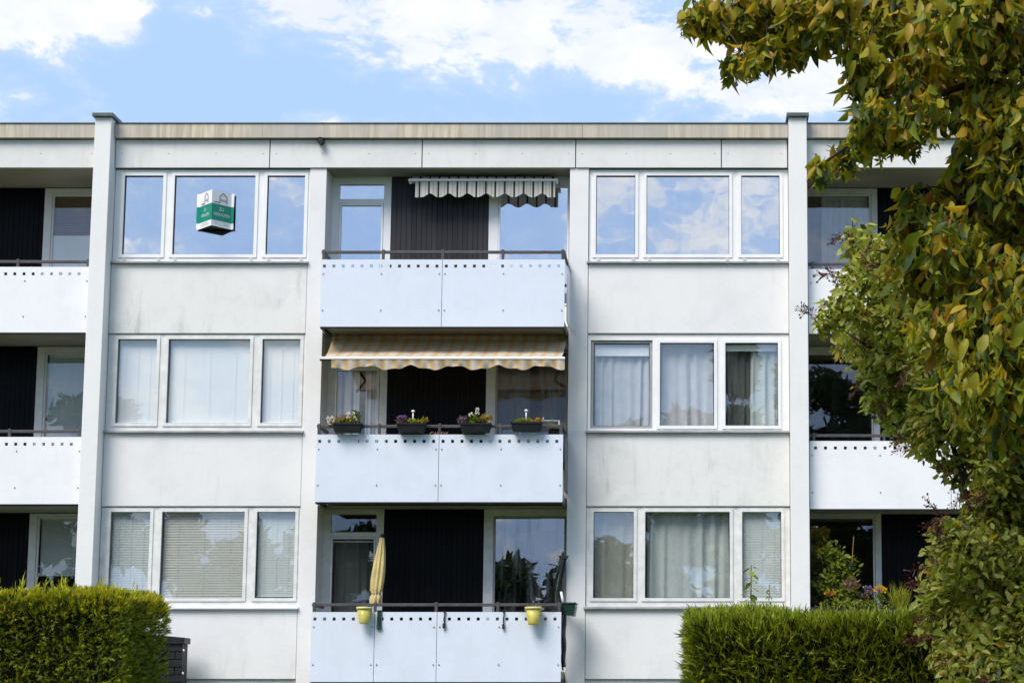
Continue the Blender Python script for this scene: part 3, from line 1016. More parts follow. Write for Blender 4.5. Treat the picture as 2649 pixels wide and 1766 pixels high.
# loggias in the middle
curtain(-6.02, -5.66, 4.95, 7.0, 0.62, 'curtain_stripe', 'blue and white striped curtain left half inside the middle-floor balcony door', 4, .03)
curtain(-5.56, -5.32, 4.95, 7.0, 0.62, 'curtain_stripe', 'blue and white striped curtain right half inside the middle-floor balcony door', 3, .03)
curtain(-3.36, -2.86, 5.45, 7.26, 0.66, 'curtain_dark', 'dark net curtain gathered left in the window under the orange awning', 5, .03, gather=-0.12)
curtain(-2.74, -2.28, 5.45, 7.26, 0.66, 'curtain_dark', 'dark net curtain gathered right in the window under the orange awning', 5, .03, gather=0.1)
curtain(-6.02, -5.32, 2.2, 4.16, 0.62, 'curtain_dark', 'dark net curtain inside the lowest balcony door beside the yellow parasol', 6, .03)
# side bays
t = blind(-10.99, -9.98, 9.42, 10.06, 1.40, 'blind_brown', 'brown slatted blind half down in the top left loggia window', pitch=.03, angle=70)
fo = thing('reflection_sheet', 'added white film on the lower half of the top left loggia window', 'sheet', (-10.48, 1.345, 7.7))
pbuild(MB().box(-11.0, -9.97, 1.342, 1.346, 7.7, 9.39), 'sheet', 'blind_white', fo)  # white sheet added in place of the pane's pale reflection
blind(-10.99, -9.98, 5.2, 7.34, 1.40, 'blind_grey', 'grey-green blind in the middle-floor left loggia window', angle=68)
blind(-10.99, -9.98, 3.68, 4.60, 1.40, 'blind_grey', 'grey-green blind drawn to just above the left hedge in the lowest loggia window', angle=68)
curtain(1.98, 2.74, 7.7, 10.05, 1.46, 'curtain_beige', 'long grey-beige curtain in the top right loggia window beside the tree', 7, .035)

# ------------------------------------------------------------------ for-sale sign on the top left window
sg = thing('estate_sign', 'white and green folded for-sale sign stuck to the top left window', 'sign', (-7.94, 0.03, 9.18))
XLs, XRs, XM, YM, Y0 = -8.215, -7.70, -7.94, -0.30, 0.012
Z0s, Z1s = 9.184, 9.775
za, zb = 9.285, 9.555
fl = 0.045


def sign_face(name, p, q, flange_dir):
    pts = [p, q]
    d = (Vector(q) - Vector(p)).normalized()
    return d


def strip(z0, z1, mat, name, off=0.0, a=0.0):
    s = MB()
    Lp, Mp, Rp = Vector((XLs, Y0, 0)), Vector((XM, YM, 0)), Vector((XRs, Y0, 0))
    nl = Vector(((Mp - Lp).y, -(Mp - Lp).x, 0)).normalized() * off
    nr = Vector(((Rp - Mp).y, -(Rp - Mp).x, 0)).normalized() * off
    for (A, B, n) in ((Lp, Mp, nl), (Mp, Rp, nr)):
        s.face([(A + n) + Vector((0, 0, z0)), (B + n) + Vector((0, 0, z0)), (B + n) + Vector((0, 0, z1)), (A + n) + Vector((0, 0, z1))])
    y = Y0 - off
    s.face([(XLs - fl, y, z0), (XLs, y, z0), (XLs, y, z1), (XLs - fl, y, z1)])
    s.face([(XRs, y, z0), (XRs + fl, y, z0), (XRs + fl, y, z1), (XRs, y, z1)])
    return pbuild(s, name, mat, sg)


strip(Z0s, Z1s, 'sign_white', 'folded_card')
strip(za, zb, 'sign_green', 'green_band', 0.003)
s = MB()
s.face([(XLs, Y0, Z0s + .004), (XRs, Y0, Z0s + .004), (XM, YM, Z0s + .004)])
s.face([(XM, YM, Z1s - .02), (XRs, Y0, Z1s - .02), (XLs, Y0, Z1s - .02)])
pbuild(s, 'inside', 'hollow_shade', sg)  # dark triangles across the hollow card, its inner shade put into colour


def on_sign(side, me, u, z, mat, name, off=0.006, sx=1.0):
    """lay lettering flat on one of the two sides of the sign"""
    if side == 0:
        A, B = Vector((XLs, Y0, 0)), Vector((XM, YM, 0))
    else:
        A, B = Vector((XM, YM, 0)), Vector((XRs, Y0, 0))
    d = (B - A).normalized()
    n = Vector((d.y, -d.x, 0))
    c = A + (B - A) * u + n * off + Vector((0, 0, z))
    mm = Matrix((d.to_4d(), (0, 0, 1, 0), n.to_4d(), (0, 0, 0, 1))).transposed()
    mm[0][3], mm[1][3], mm[2][3] = c
    mm[3] = (0, 0, 0, 1)
    me.transform(mm @ Matrix.Diagonal((sx, 1, 1, 1)))
    me.materials.clear()
    me.materials.append(M[mat])
    o = bpy.data.objects.new(name, me)
    COL.objects.link(o)
    part(o, sg)


for side in (0, 1):
    k = 0.8 if side == 0 else 1.0
    on_sign(side, text_mesh('ZU', 0.075), .5, 9.475, 'sign_text', 'lettering', sx=k)
    on_sign(side, text_mesh('VERKAUFEN', 0.072), .52, 9.385, 'sign_text', 'lettering', sx=.84 * k)
    on_sign(side, text_mesh('07152 9302', 0.062), .52, 9.235, 'sign_grey', 'lettering', sx=.92 * k)
    on_sign(side, text_mesh('REGI', 0.06), .58, 9.625, 'sign_ink', 'lettering', sx=.9 * k)
    # line drawing of a house
    hb = MB()
    pts = [(-.20, .0), (-.075, .0), (-.075, .105), (.0, .165), (.075, .105), (.075, .0)]
    for i in range(len(pts) - 1):
        (a0, b0), (a1, b1) = pts[i], pts[i + 1]
        dx, dz = a1 - a0, b1 - b0
        l = math.hypot(dx, dz)
        nx, nz = -dz / l * .006, dx / l * .006
        ex, ez = dx / l * .005, dz / l * .005
        hb.face([(a0 - nx - ex, b0 - nz - ez, 0), (a1 - nx + ex, b1 - nz + ez, 0), (a1 + nx + ex, b1 + nz + ez, 0), (a0 + nx - ex, b0 + nz - ez, 0)])
    me = bpy.data.meshes.new('house_mark')
    me.from_pydata(hb.v, [], hb.f)
    on_sign(side, me, .58, 9.583, 'sign_ink', 'house_mark', off=0.0075, sx=k * .95)

# ------------------------------------------------------------------ awnings
aw = thing('awning', 'retracted white striped awning with a scalloped valance in the top loggia', 'awning', (-3.6, 0.45, 10.0))
AX0, AX1 = -4.85, -2.43
pbuild(MB().tube([(AX0, .36, 10.10), (AX1, .36, 10.10)], .055, 14), 'roller', 'awning_striped', aw)
pbuild(MB().box(AX0 + .2, AX1 - .1, .44, .515, 10.05, 10.17), 'mounting_rail', 'white_plastic', aw)
pbuild(MB().box(AX0 - .01, AX1 + .02, .17, .25, 10.035, 10.075), 'front_bar', 'white_plastic', aw, bevel=.008)
for x in (AX0 + .02, AX1 - .0):
    pbuild(MB().tube([(x, .46, 10.08), (x, .22, 10.02)], .022, 8), 'folding_arm', 'white_plastic', aw)
v = MB()
n = 200
vx0, vx1 = -4.745, -2.455
per = .305
top = []
for i in range(n + 1):
    x = vx0 + (vx1 - vx0) * i / n
    ph = 2 * math.pi * (x - (vx0 + .245)) / per
    zbm = 9.768 + .062 * (0.5 + 0.5 * math.cos(ph)) ** 1.3 * (1 if vx0 + .09 < x < vx1 - .13 else 0)
    yy = .195 + .008 * math.sin(x * 41) + .005 * math.sin(x * 17)
    v.v += [(x, .20, 10.036), (x, yy, zbm)]
for i in range(n):
    v.f.append((2 * i, 2 * i + 1, 2 * i + 3, 2 * i + 2))
    v.mi.append(0)
    v.sm.append(True)
pbuild(v, 'valance', 'awning_striped', aw)

aw = thing('awning', 'extended orange and cream striped awning over the middle balcony', 'awning', (-4.1, 0.3, 7.3))
OX0, OX1 = -6.02, -2.24
pbuild(MB().tube([(OX0, .15, 7.43), (OX1, .15, 7.43)], .052, 14), 'roller', 'awning_orange', aw)
pbuild(MB().box(OX0 + .3, OX1 - .3, .2, .3, 7.40, 7.46), 'mounting_rail', 'black_metal', aw)
c = MB()
nx, nz = 60, 10
for j in range(nz + 1):
    t_ = j / nz
    for i in range(nx + 1):
        u = i / nx
        x = OX0 + (OX1 - OX0) * u
        sag = .05 * math.sin(math.pi * t_) + .012 * math.sin(u * 40) * t_
        x2 = x + (0.10 + .0 * u) * t_ * (1 - u)
        c.v.append((x2, .12 + (-1.08 - .12) * t_, 7.395 + (6.90 - 7.395) * t_ - sag))
for j in range(nz):
    for i in range(nx):
        a = j * (nx + 1) + i
        c.f.append((a, a + 1, a + nx + 2, a + nx + 1))
        c.mi.append(0)
        c.sm.append(True)
pbuild(c, 'cloth', 'awning_orange', aw)
pbuild(MB().box(OX0 + .06, -2.175, -1.125, -1.085, 6.865, 6.905), 'front_bar', 'white_plastic', aw, bevel=.008)
v = MB()
n = 260
vx0, vx1 = -5.80, -2.18
for i in range(n + 1):
    x = vx0 + (vx1 - vx0) * i / n
    zbm = 6.735 + .03 * math.sin(x * 9.3) + .012 * math.sin(x * 23)
    yy = -1.10 - .02 * math.sin(x * 19) - .012 * math.sin(x * 47 + 1)
    ym = -1.10 - .012 * math.sin(x * 33 + 1)
    v.v += [(x, -1.115, 6.868), (x, ym, 6.80), (x, yy, zbm)]
for i in range(n):
    for r in (0, 1):
        v.f.append((3 * i + r, 3 * i + r + 1, 3 * i + r + 4, 3 * i + r + 3))
        v.mi.append(0)
        v.sm.append(True)
pbuild(v, 'valance', 'awning_orange', aw)
for x in (OX0 + .05, OX1 - .05):
    pbuild(MB().tube([(x, .15, 7.34), (x + .25 * (1 if x < -4 else -1), -.5, 6.96), (x, -1.08, 6.86)], .018, 8), 'folding_arm', 'black_metal', aw)

# ------------------------------------------------------------------ flower boxes and their plants
LEAF_V = [(0, 0, 0), (-.22, .3, .05), (0, .33, 0), (.22, .3, .05), (-.24, .62, .02), (0, .66, -.03), (.24, .62, .02), (0, 1.0, -.12)]
LEAF_F = [(0, 2, 1), (0, 3, 2), (1, 2, 5, 4), (2, 3, 6, 5), (4, 5, 7), (5, 6, 7)]


def rand_dirs(n, up=0.5, spread=1.0):
    d = rng.normal(size=(n, 3)) * spread
    d[:, 2] = np.abs(d[:, 2]) * 0.7 + up
    return d


def leaf_tuft(name, mats, weights, c, size, n, leaf, parent, up=0.4):
    """an ellipsoid tuft of small leaves round c"""
    p = rng.normal(size=(n, 3))
    p /= np.linalg.norm(p, axis=1, keepdims=True)
    p *= (rng.random((n, 1)) ** 0.45)
    p = p * np.array(size) + np.array(c)
    m = frames(p, rand_dirs(n, up), rng.normal(size=(n, 3)), leaf * rng.uniform(.6, 1.3, n))
    tone = rng.choice(len(mats), n, p=np.array(weights) / sum(weights))
    o = batch(name, LEAF_V, LEAF_F, m, tone, mats)
    part(o, parent)
    o['kind'] = 'stuff'
    return o


def blossom(parent, c, r, mat):
    """round many-petalled head on a stem"""
    n = 26
    p = rng.normal(size=(n, 3))
    p /= np.linalg.norm(p, axis=1, keepdims=True)
    m = frames(np.array(c) + p * r * .35, p + np.array([0, 0, .3]), rng.normal(size=(n, 3)), np.full(n, r * .95))
    o = batch('flower_head', LEAF_V, LEAF_F, m, np.zeros(n, int), [mat])
    part(o, parent)
    return o


def box_planter(x0, x1, z1, label, y=-.88):
    w = x1 - x0
    t = thing('flower_box', label, 'flower box', ((x0 + x1) / 2, y, z1 - .14))
    b = MB()
    i = .035
    zt, zb = z1, z1 - .142
    ya, yb = y - .075, y + .075
    lo = [(x0 + i, ya + .02, zb), (x1 - i, ya + .02, zb), (x1 - i, yb - .02, zb), (x0 + i, yb - .02, zb)]
    hi = [(x0, ya, zt), (x1, ya, zt), (x1, yb, zt), (x0, yb, zt)]
    k = len(b.v)
    b.v += lo + hi
    for q in ((0, 3, 2, 1), (0, 1, 5, 4), (1, 2, 6, 5), (2, 3, 7, 6), (3, 0, 4, 7)):
        b.f.append(tuple(k + j for j in q))
        b.mi.append(0)
        b.sm.append(False)
    pbuild(b, 'trough', 'anthracite_plastic', t, bevel=.006)
    pbuild(MB().grid([x0 - .012, x0 + .012, x1 - .012, x1 + .012], [0, 1, 2, 3], [(1, 1)], 0, 1) if False else
           MB().box(x0 - .01, x1 + .01, ya - .01, ya + .006, zt - .018, zt + .004), 'rim', 'anthracite_plastic', t)
    pbuild(MB().box(x0 + .01, x1 - .01, ya + .01, yb - .01, zt - .03, zt - .012), 'soil', 'soil', t)
    for x in (x0 + .08, x1 - .08):
        pbuild(MB().tube([(x, yb, zt - .02), (x, yb + .05, zt + .0), (x, yb + .06, zt - .06)], .006, 6), 'hook', 'black_metal', t)
    return t


def dome_light(t, x, y, z, h=.15):
    m = MB().tube([(x, y, z - .03), (x, y, z + h)], [.009, .011], 8)
    pbuild(m, 'watering_spike', 'white_plastic', t)
    pbuild(MB().lathe(x, y, [(.001, z + h - .005), (.026, z + h), (.03, z + h + .012), (.02, z + h + .028), (.001, z + h + .034)], 14), 'spike_cap', 'white_plastic', t)


fb = box_planter(-5.787, -5.327, 5.889, 'black flower box with white blooms at the left end of the middle balcony rail')
leaf_tuft('foliage', ['leaf_mid', 'leaf_olive', 'ochre_leaf'], [5, 4, 3], (-5.57, -.88, 5.93), (.24, .07, .07), 240, .05, fb)
leaf_tuft('heather', ['petal_dull', 'leaf_olive'], [5, 1], (-5.61, -.88, 5.96), (.10, .07, .07), 160, .035, fb)
leaf_tuft('pale_leaves', ['ochre_leaf', 'petal_white'], [3, 2], (-5.82, -.86, 5.92), (.10, .06, .06), 70, .06, fb)
leaf_tuft('tall_foliage', ['leaf_mid', 'leaf_dark'], [3, 2], (-5.44, -.88, 5.98), (.09, .06, .11), 140, .05, fb)
for (x, z, r) in ((-5.80, 5.985, .022), (-5.75, 5.955, .02), (-5.545, 6.045, .03), (-5.545, 5.99, .028), (-5.47, 6.045, .026), (-5.45, 5.98, .024), (-5.42, 5.955, .02), (-5.77, 5.92, .02)):
    blossom(fb, (x, -.93, z), r, 'petal_white')
fb = box_planter(-4.795, -4.335, 5.889, 'black flower box with a purple heather tuft on the middle balcony rail')
leaf_tuft('foliage', ['leaf_mid', 'leaf_olive', 'ochre_leaf'], [4, 4, 2], (-4.50, -.88, 5.91), (.17, .06, .045), 190, .045, fb)
leaf_tuft('heather', ['petal_dull'], [1], (-4.71, -.88, 5.925), (.09, .06, .05), 140, .04, fb)
leaf_tuft('purple_flowers', ['petal_purple'], [1], (-4.71, -.89, 5.975), (.085, .06, .035), 150, .034, fb)
leaf_tuft('dry_leaves', ['ochre_leaf', 'leaf_olive'], [1, 1], (-4.36, -.88, 5.93), (.05, .05, .05), 40, .045, fb)
dome_light(fb, -4.545, -.89, 5.94, .13)
fb = box_planter(-3.812, -3.322, 5.889, 'black flower box with round white blooms and ochre leaves on the middle balcony rail')
leaf_tuft('foliage', ['leaf_mid', 'leaf_dark'], [3, 2], (-3.60, -.88, 5.94), (.09, .06, .08), 150, .05, fb)
leaf_tuft('heather', ['petal_dull', 'petal_purple'], [5, 2], (-3.77, -.88, 5.935), (.09, .06, .06), 150, .04, fb)
leaf_tuft('ochre_foliage', ['ochre_leaf', 'leaf_olive'], [5, 2], (-3.42, -.88, 5.95), (.11, .06, .065), 170, .05, fb)
for (x, z, r) in ((-3.64, 6.025, .036), (-3.545, 6.10, .033), (-3.545, 6.045, .032), (-3.36, 5.92, .02)):
    blossom(fb, (x, -.92, z), r, 'petal_white')
fb = box_planter(-3.02, -2.535, 5.905, 'black flower box with a white spike near the right end of the middle balcony rail')
leaf_tuft('foliage', ['leaf_mid', 'leaf_olive'], [3, 2], (-2.83, -.88, 5.925), (.16, .06, .045), 170, .045, fb)
leaf_tuft('ochre_flowers', ['ochre_leaf', 'petal_yellow'], [5, 1], (-2.60, -.88, 5.935), (.08, .05, .035), 80, .04, fb)
dome_light(fb, -2.785, -.90, 5.96, .12)
# drying rack arm behind that box
rk = thing('laundry_rail', 'thin white tubular drying rail behind the right flower box', 'rail', (-2.6, -.5, 5.6))
pbuild(MB().tube([(-2.91, -.52, 5.60), (-2.91, -.52, 5.94), (-2.88, -.52, 5.985), (-2.84, -.52, 5.99), (-2.30, -.52, 5.985)], .010, 8), 'tube', 'white_plastic', rk)
pbuild(MB().tube([(-2.55, -.52, 5.98), (-2.55, -.52, 6.04)], .009, 8), 'peg', 'white_plastic', rk)
pbuild(MB().tube([(-2.30, -.52, 5.60), (-2.30, -.52, 5.99)], .010, 8), 'leg', 'white_plastic', rk)
# silvery grass in a black pot in the right corner
gp = thing('potted_grass', 'silvery feathery grass in a black pot at the right corner of the middle balcony', 'plant', (-2.36, -.58, 5.0))
pbuild(MB().lathe(-2.37, -.62, [(.001, 5.68), (.075, 5.68), (.10, 5.84), (.09, 5.84), (.085, 5.80), (.001, 5.80)], 18), 'pot', 'anthracite_plastic', gp)
pbuild(MB().tube([(-2.37, -.62, 4.84), (-2.37, -.62, 5.685)], .03, 10), 'pot_stand', 'black_metal', gp)
n = 170
p = np.zeros((n, 3)) + np.array([-2.37, -.62, 5.80])
ax = rng.normal(size=(n, 3)) * np.array([1, .6, .2]) + np.array([.25, 0, .75])
GV = [(-.012, 0, 0), (.012, 0, 0), (.010, .5, .05), (-.010, .5, .05), (.0, 1.0, -.12)]
GF = [(0, 1, 2, 3), (3, 2, 4)]
o = batch('blades', GV, GF, frames(p, ax, rng.normal(size=(n, 3)), rng.uniform(.14, .30, n)), rng.choice(2, n), ['silver_leaf', 'leaf_olive'])
part(o, gp)
o['kind'] = 'stuff'
# wooden CANDY letters
cl = thing('letter_sign', 'small cream wooden letters reading CANDY behind the middle balcony panels', 'sign', (-4.18, -.70, 5.74))
xx = -4.285
for ch in 'CANDY':
    me = text_mesh(ch, .085, .008)
    me.transform(Matrix.Translation((xx, -.62, 5.762)) @ Euler((R(90), 0, 0)).to_matrix().to_4x4())
    me.materials.clear()
    me.materials.append(M['letters'])
    o = bpy.data.objects.new('letter', me)
    COL.objects.link(o)
    part(o, cl)
    xx += .058
pbuild(MB().box(-4.33, -4.0, -.66, -.58, 5.715, 5.732), 'base', 'letters', cl)
pbuild(MB().box(-4.18, -4.15, -.65, -.60, 4.84, 5.715), 'stand', 'rail', cl)
# blue cloth inside the window sill
bc = thing('folded_cloth', 'grey-blue cloth along the window foot under the orange awning', 'cloth', (-2.8, .64, 5.4))
c = MB()
for i in range(31):
    u = i / 30
    x = -3.36 + u * 1.08
    c.v += [(x, .60 + .01 * math.sin(u * 31), 5.45), (x, .60 + .012 * math.sin(u * 23), 5.98 + .018 * math.sin(u * 9) - .03 * u)]
for i in range(30):
    c.f.append((2 * i, 2 * i + 2, 2 * i + 3, 2 * i + 1))
    c.mi.append(0)
    c.sm.append(True)
pbuild(c, 'cloth', 'blue_cloth', bc)

# ------------------------------------------------------------------ bottom balcony things
ps = thing('parasol', 'closed pale yellow parasol leaning on the lowest balcony', 'parasol', (-5.2, -.45, 2.1))
A, B = Vector((-5.205, -.47, 2.1)), Vector((-5.055, -.42, 4.215))
pbuild(MB().tube([A, B], .017, 10), 'pole', 'rail', ps)
pbuild(MB().tube([B - (B - A).normalized() * .06, B], [.03, .034], 10), 'finial', 'anthracite_plastic', ps)
c = MB()
n, m_ = 40, 22
for j in range(m_ + 1):
    t_ = j / m_
    cen = B + (A - B) * (0.028 + t_ * .505)
    base = .028 + .060 * math.sin(min(1, t_ * 1.35) * math.pi * .62)
    if t_ > .78:
        base *= 1 - .32 * math.exp(-((t_ - .82) / .03) ** 2)
    if t_ > .93:
        base *= 1 - 3.0 * (t_ - .93)
    for i in range(n):
        th = 2 * math.pi * i / n
        r = base * (1 + .22 * math.sin(8 * th + 2.5 * t_) + .1 * math.sin(3 * th + 1 + 5 * t_))
        c.v.append(tuple(cen + Vector((math.cos(th) * r, math.sin(th) * r, 0))))
for j in range(m_):
    for i in range(n):
        a = j * n
        c.f.append((a + i, a + n + i, a + n + (i + 1) % n, a + (i + 1) % n))
        c.mi.append(0)
        c.sm.append(True)
pbuild(c, 'canopy', 'parasol_yellow', ps)
cen = B + (A - B) * (0.028 + .82 * .505)
pbuild(MB().tube([cen + Vector((0, 0, .012)), cen - Vector((0, 0, .012))], .064, 16), 'tie_strap', 'grey_board', ps)
pbuild(MB().lathe(-5.205, -.47, [(.001, 2.20), (.18, 2.20), (.18, 2.13), (.05, 2.10), (.02, 2.09)][::-1], 20), 'stand', 'grey_board', ps)


def pot(xc, rt, zt, h, label):
    t = thing('flower_pot', label, 'flower pot', (xc, -.96, zt - h))
    rb = rt * .60
    y = -.815 - rt
    zb = zt - h
    pbuild(MB().lathe(xc, y, [(.001, zb), (rb, zb), (rb * 1.05, zb + .01), (rt * .97, zt - .035), (rt * .93, zt - .035), (rt * .90, zt - .06), (.001, zt - .06)], 28), 'bowl', 'yellow_pot', t)
    pbuild(MB().lathe(xc, y, [(rt * .96, zt - .036), (rt * 1.06, zt - .032), (rt * 1.08, zt), (rt * 1.0, zt + .004), (rt * .93, zt - .03)], 28), 'rim', 'yellow_pot_rim', t)
    pbuild(MB().lathe(xc, y, [(.001, zt - .05), (rt * .91, zt - .052)], 20), 'soil', 'soil', t)
    pbuild(MB().box(xc - .02, xc + .02, -.82, -.735, zt - .02, zt - .008), 'hook', 'black_metal', t)
    return t


pot(-5.225, .115, 3.05, .25, 'yellow-green flower pot hooked on the lowest balcony below the parasol')
pt = pot(-2.632, .125, 3.05, .27, 'yellow-green flower pot at the right end of the lowest balcony')
# a dry rambling plant out of the right pot
pb = MB()
for (pts, r0) in (([(-2.66, -.93, 3.0), (-2.75, -.90, 3.08), (-2.92, -.82, 3.07), (-3.06, -.78, 2.99)], .012),
                  ([(-2.60, -.93, 3.0), (-2.50, -.88, 3.07), (-2.40, -.84, 3.03), (-2.26, -.80, 3.02)], .010),
                  ([(-2.64, -.94, 3.0), (-2.70, -.98, 3.09), (-2.62, -1.0, 3.11)], .006),
                  ([(-2.62, -.94, 3.0), (-2.56, -.98, 3.09), (-2.52, -1.0, 3.07)], .006)):
    pb.tube(pts, [r0 * (1 - .2 * i) for i in range(len(pts))], 6)
pbuild(pb, 'dry_stems', 'bark', pt)
leaf_tuft('small_leaves', ['leaf_olive', 'silver_leaf'], [2, 1], (-2.62, -.93, 3.05), (.12, .05, .03), 40, .03, pt)

for i, (x, zt, zb, wdt, lab) in enumerate(((-5.008, 2.992, 2.725, .034, 'wide dark green bracket hung over the lowest balcony panel beside the left pot'),
                                          (-4.012, 2.985, 2.745, .022, 'thin dark bracket hung over the lowest balcony panel right of the second joint'),
                                          (-3.102, 2.985, 2.735, .018, 'thin black bracket hung over the lowest balcony panel left of the right pot'))):
    t = thing('planter_bracket', lab, 'bracket', (x, -.83, zb), 'empty planter brackets on the lowest balcony')
    b = MB().box(x - wdt, x + wdt, -.825, -.815, zb + .03, zt + .01) if i == 0 else MB().tube([(x + .01, -.82, zt), (x, -.826, (zt + zb) / 2), (x + .012, -.83, zb + .02)], wdt * .55, 8)
    b.box(x - wdt, x + wdt, -.845, -.815, zb - .01, zb + .06)
    pbuild(b, 'arm', 'green_plastic' if i == 0 else 'black_metal', t)
    pbuild(MB().box(x - wdt, x + wdt, -.84, -.745, zt + .003, zt + .015), 'hook', 'green_plastic' if i == 0 else 'black_metal', t)
    pbuild(MB().tube([(x - .01, -.846, zb + .02), (x - .01, -.853, zb + .02)], .008, 8), 'screw', 'screw', t)
# green box at the right end
gb = thing('planter_box', 'dark green plastic planter box sticking out past the lowest balcony', 'planter', (-2.1, -.55, 2.93))
b = MB()
k = 0
lo = [(-2.19, -.68, 2.955), (-2.03, -.68, 2.93), (-2.03, -.25, 2.93), (-2.19, -.25, 2.955)]
hi = [(-2.215, -.70, 3.115), (-2.005, -.70, 3.10), (-2.005, -.23, 3.10), (-2.215, -.23, 3.115)]
b.v += lo + hi
for q in ((0, 3, 2, 1), (0, 1, 5, 4), (1, 2, 6, 5), (2, 3, 7, 6), (3, 0, 4, 7)):
    b.f.append(q)
    b.mi.append(0)
    b.sm.append(False)
pbuild(b, 'trough', 'green_plastic', gb)
pbuild(MB().box(-2.225, -1.995, -.71, -.22, 3.112, 3.135), 'rim', 'green_plastic', gb)
# folded green garden chair behind it
fc = thing('folded_chair', 'folded garden chair with dark green cloth at the right end of the lowest balcony', 'chair', (-2.3, -.2, 2.1))
pbuild(MB().tube([(-2.30, -.22, 2.1), (-2.345, -.20, 3.3), (-2.25, -.15, 3.95)], .014, 8), 'frame_tube', 'rail', fc)
pbuild(MB().tube([(-2.23, -.12, 2.1), (-2.28, -.12, 3.2), (-2.21, -.1, 3.85)], .014, 8), 'frame_tube', 'black_metal', fc)
c = MB()
for j in range(13):
    t_ = j / 12
    z = 3.15 + .75 * t_
    xm = -2.34 + .11 * t_ ** 2 - .04 * math.sin(t_ * math.pi)
    for i in range(5):
        u = i / 4
        c.v.append((xm + .06 * u + .012 * math.sin(t_ * 9 + u * 5), -.24 + .22 * u, z))
for j in range(12):
    for i in range(4):
        a = j * 5 + i
        c.f.append((a, a + 1, a + 6, a + 5))
        c.mi.append(0)
        c.sm.append(True)
pbuild(c, 'cloth', 'green_plastic', fc)
pbuild(MB().tube([(-2.22, -.28, 3.12), (-2.26, -.27, 3.32)], .02, 8), 'grip', 'white_plastic', fc)
bs = thing('gap_filler', 'black bag standing in for the dark gap beside the right end of the lowest balcony', 'filler', (-2.19, -.4, 2.1))
c = MB()  # black body added where only a shaded gap shows
for j in range(11):
    t_ = j / 10
    z = 2.95 - .8 * t_
    w = .045 + .03 * math.sin(t_ * 3) + .01 * math.sin(t_ * 17)
    for i in range(10):
        th = 2 * math.pi * i / 10
        c.v.append((-2.20 + .035 * math.cos(th) + .008 * math.sin(t_ * 13), -.4 + w * 2.5 * math.sin(th), z))
for j in range(10):
    for i in range(10):
        a = j * 10
        c.f.append((a + i, a + 10 + i, a + 10 + (i + 1) % 10, a + (i + 1) % 10))
        c.mi.append(0)
        c.sm.append(True)
pbuild(c, 'filler', 'anthracite_plastic', bs)
pbuild(MB().tube([(-2.20, -.4, 2.94), (-2.215, -.4, 3.05)], .008, 6), 'filler_stub', 'black_metal', bs)

# ------------------------------------------------------------------ black brick-pattern shed by the wall
sh = thing('garden_shed', 'black brick-patterned resin shed corner between left hedge and wall', 'shed', (-8.6, -.5, 0))
SX0, SX1, SY = -9.3, -8.045, -.62
pbuild(MB().box(SX0 + .02, SX1 - .02, SY + .02, -.32, 0, 2.50), 'core', 'gasket', sh)
r = MB()
k = 0
r.v += [(SX0 - .05, SY - .04, 2.72), (SX1 + .015, SY - .04, 2.595), (SX1 + .015, -.3, 2.595), (SX0 - .05, -.3, 2.72),
        (SX0 - .05, SY - .04, 2.502), (SX1 + .015, SY - .04, 2.502), (SX1 + .015, -.3, 2.502), (SX0 - .05, -.3, 2.502)]
for q in ((0, 1, 2, 3), (7, 6, 5, 4), (4, 5, 1, 0), (5, 6, 2, 1), (6, 7, 3, 2), (7, 4, 0, 3)):
    r.f.append(q)
    r.mi.append(0)
    r.sm.append(False)
pbuild(r, 'roof', 'anthracite_plastic', sh)
brick_me = {}
for row in range(21):
    z0 = 2.50 - (row + 1) * .118
    off = (row % 2) * .12
    x = SX1 - .012
    first = True
    while x > SX0 + .05:
        wb = .24
        if first and off:
            wb = .12
        first = False
        x0 = max(SX0, x - wb)
        bm_ = MB().box(x0 + .006, x - .006, SY - random.uniform(.0, .012), SY + .03, z0 + .007, z0 + .111)
        pbuild(bm_, 'brick', 'brick_black', sh)
        x -= wb
for z in (2.40, 2.05):
    pbuild(MB().tube([(SX1 - .005, SY - .02, z), (SX1 + .012, SY - .02, z)], .02, 8), 'white_clip', 'white_plastic', sh)

# ------------------------------------------------------------------ plants on the lowest right balcony
pl = thing('potted_plant', 'tall leafy green plant in the lowest right loggia', 'plant', (2.1, .12, 2.06))
pbuild(MB().lathe(2.1, .12, [(.001, 2.06), (.13, 2.06), (.17, 2.36), (.15, 2.36), (.001, 2.33)], 20), 'pot', 'anthracite_plastic', pl)
sb = MB()
for (dx, dz) in ((-.25, 1.5), (-.12, 1.7), (.05, 1.75), (.2, 1.55), (.28, 1.2)):
    sb.tube([(2.1, .12, 2.33), (2.1 + dx * .5, .12, 2.33 + dz * .5), (2.1 + dx, .1, 2.33 + dz)], [.012, .009, .004], 6)
pbuild(sb, 'stems', 'stem', pl)
pbuild(MB().tube([(2.22, .1, 2.4), (2.36, .08, 4.22)], [.010, .006], 6), 'cane', 'ochre_leaf', pl)
for (x, z, sx, sz, nn) in ((2.02, 3.95, .22, .22, 150), (2.18, 3.7, .26, .25, 190), (1.95, 3.45, .25, .25, 170), (2.25, 3.35, .22, .22, 140), (2.1, 3.15, .3, .2, 150)):
    leaf_tuft('foliage', ['leaf_mid', 'leaf_dark', 'shrub_a'], [4, 3, 3], (x, .1, z), (sx, .14, sz), nn, .095, pl, up=-.1)
fbx = thing('flower_box', 'flower box with orange, purple and yellow blooms behind the right hedge', 'flower box', (2.4, -.2, 2.95))
pbuild(MB().box(1.72, 3.4, -.29, -.13, 2.93, 3.07), 'trough', 'anthracite_plastic', fbx)
pbuild(MB().box(1.74, 3.38, -.27, -.15, 3.07, 3.075), 'soil', 'soil', fbx)
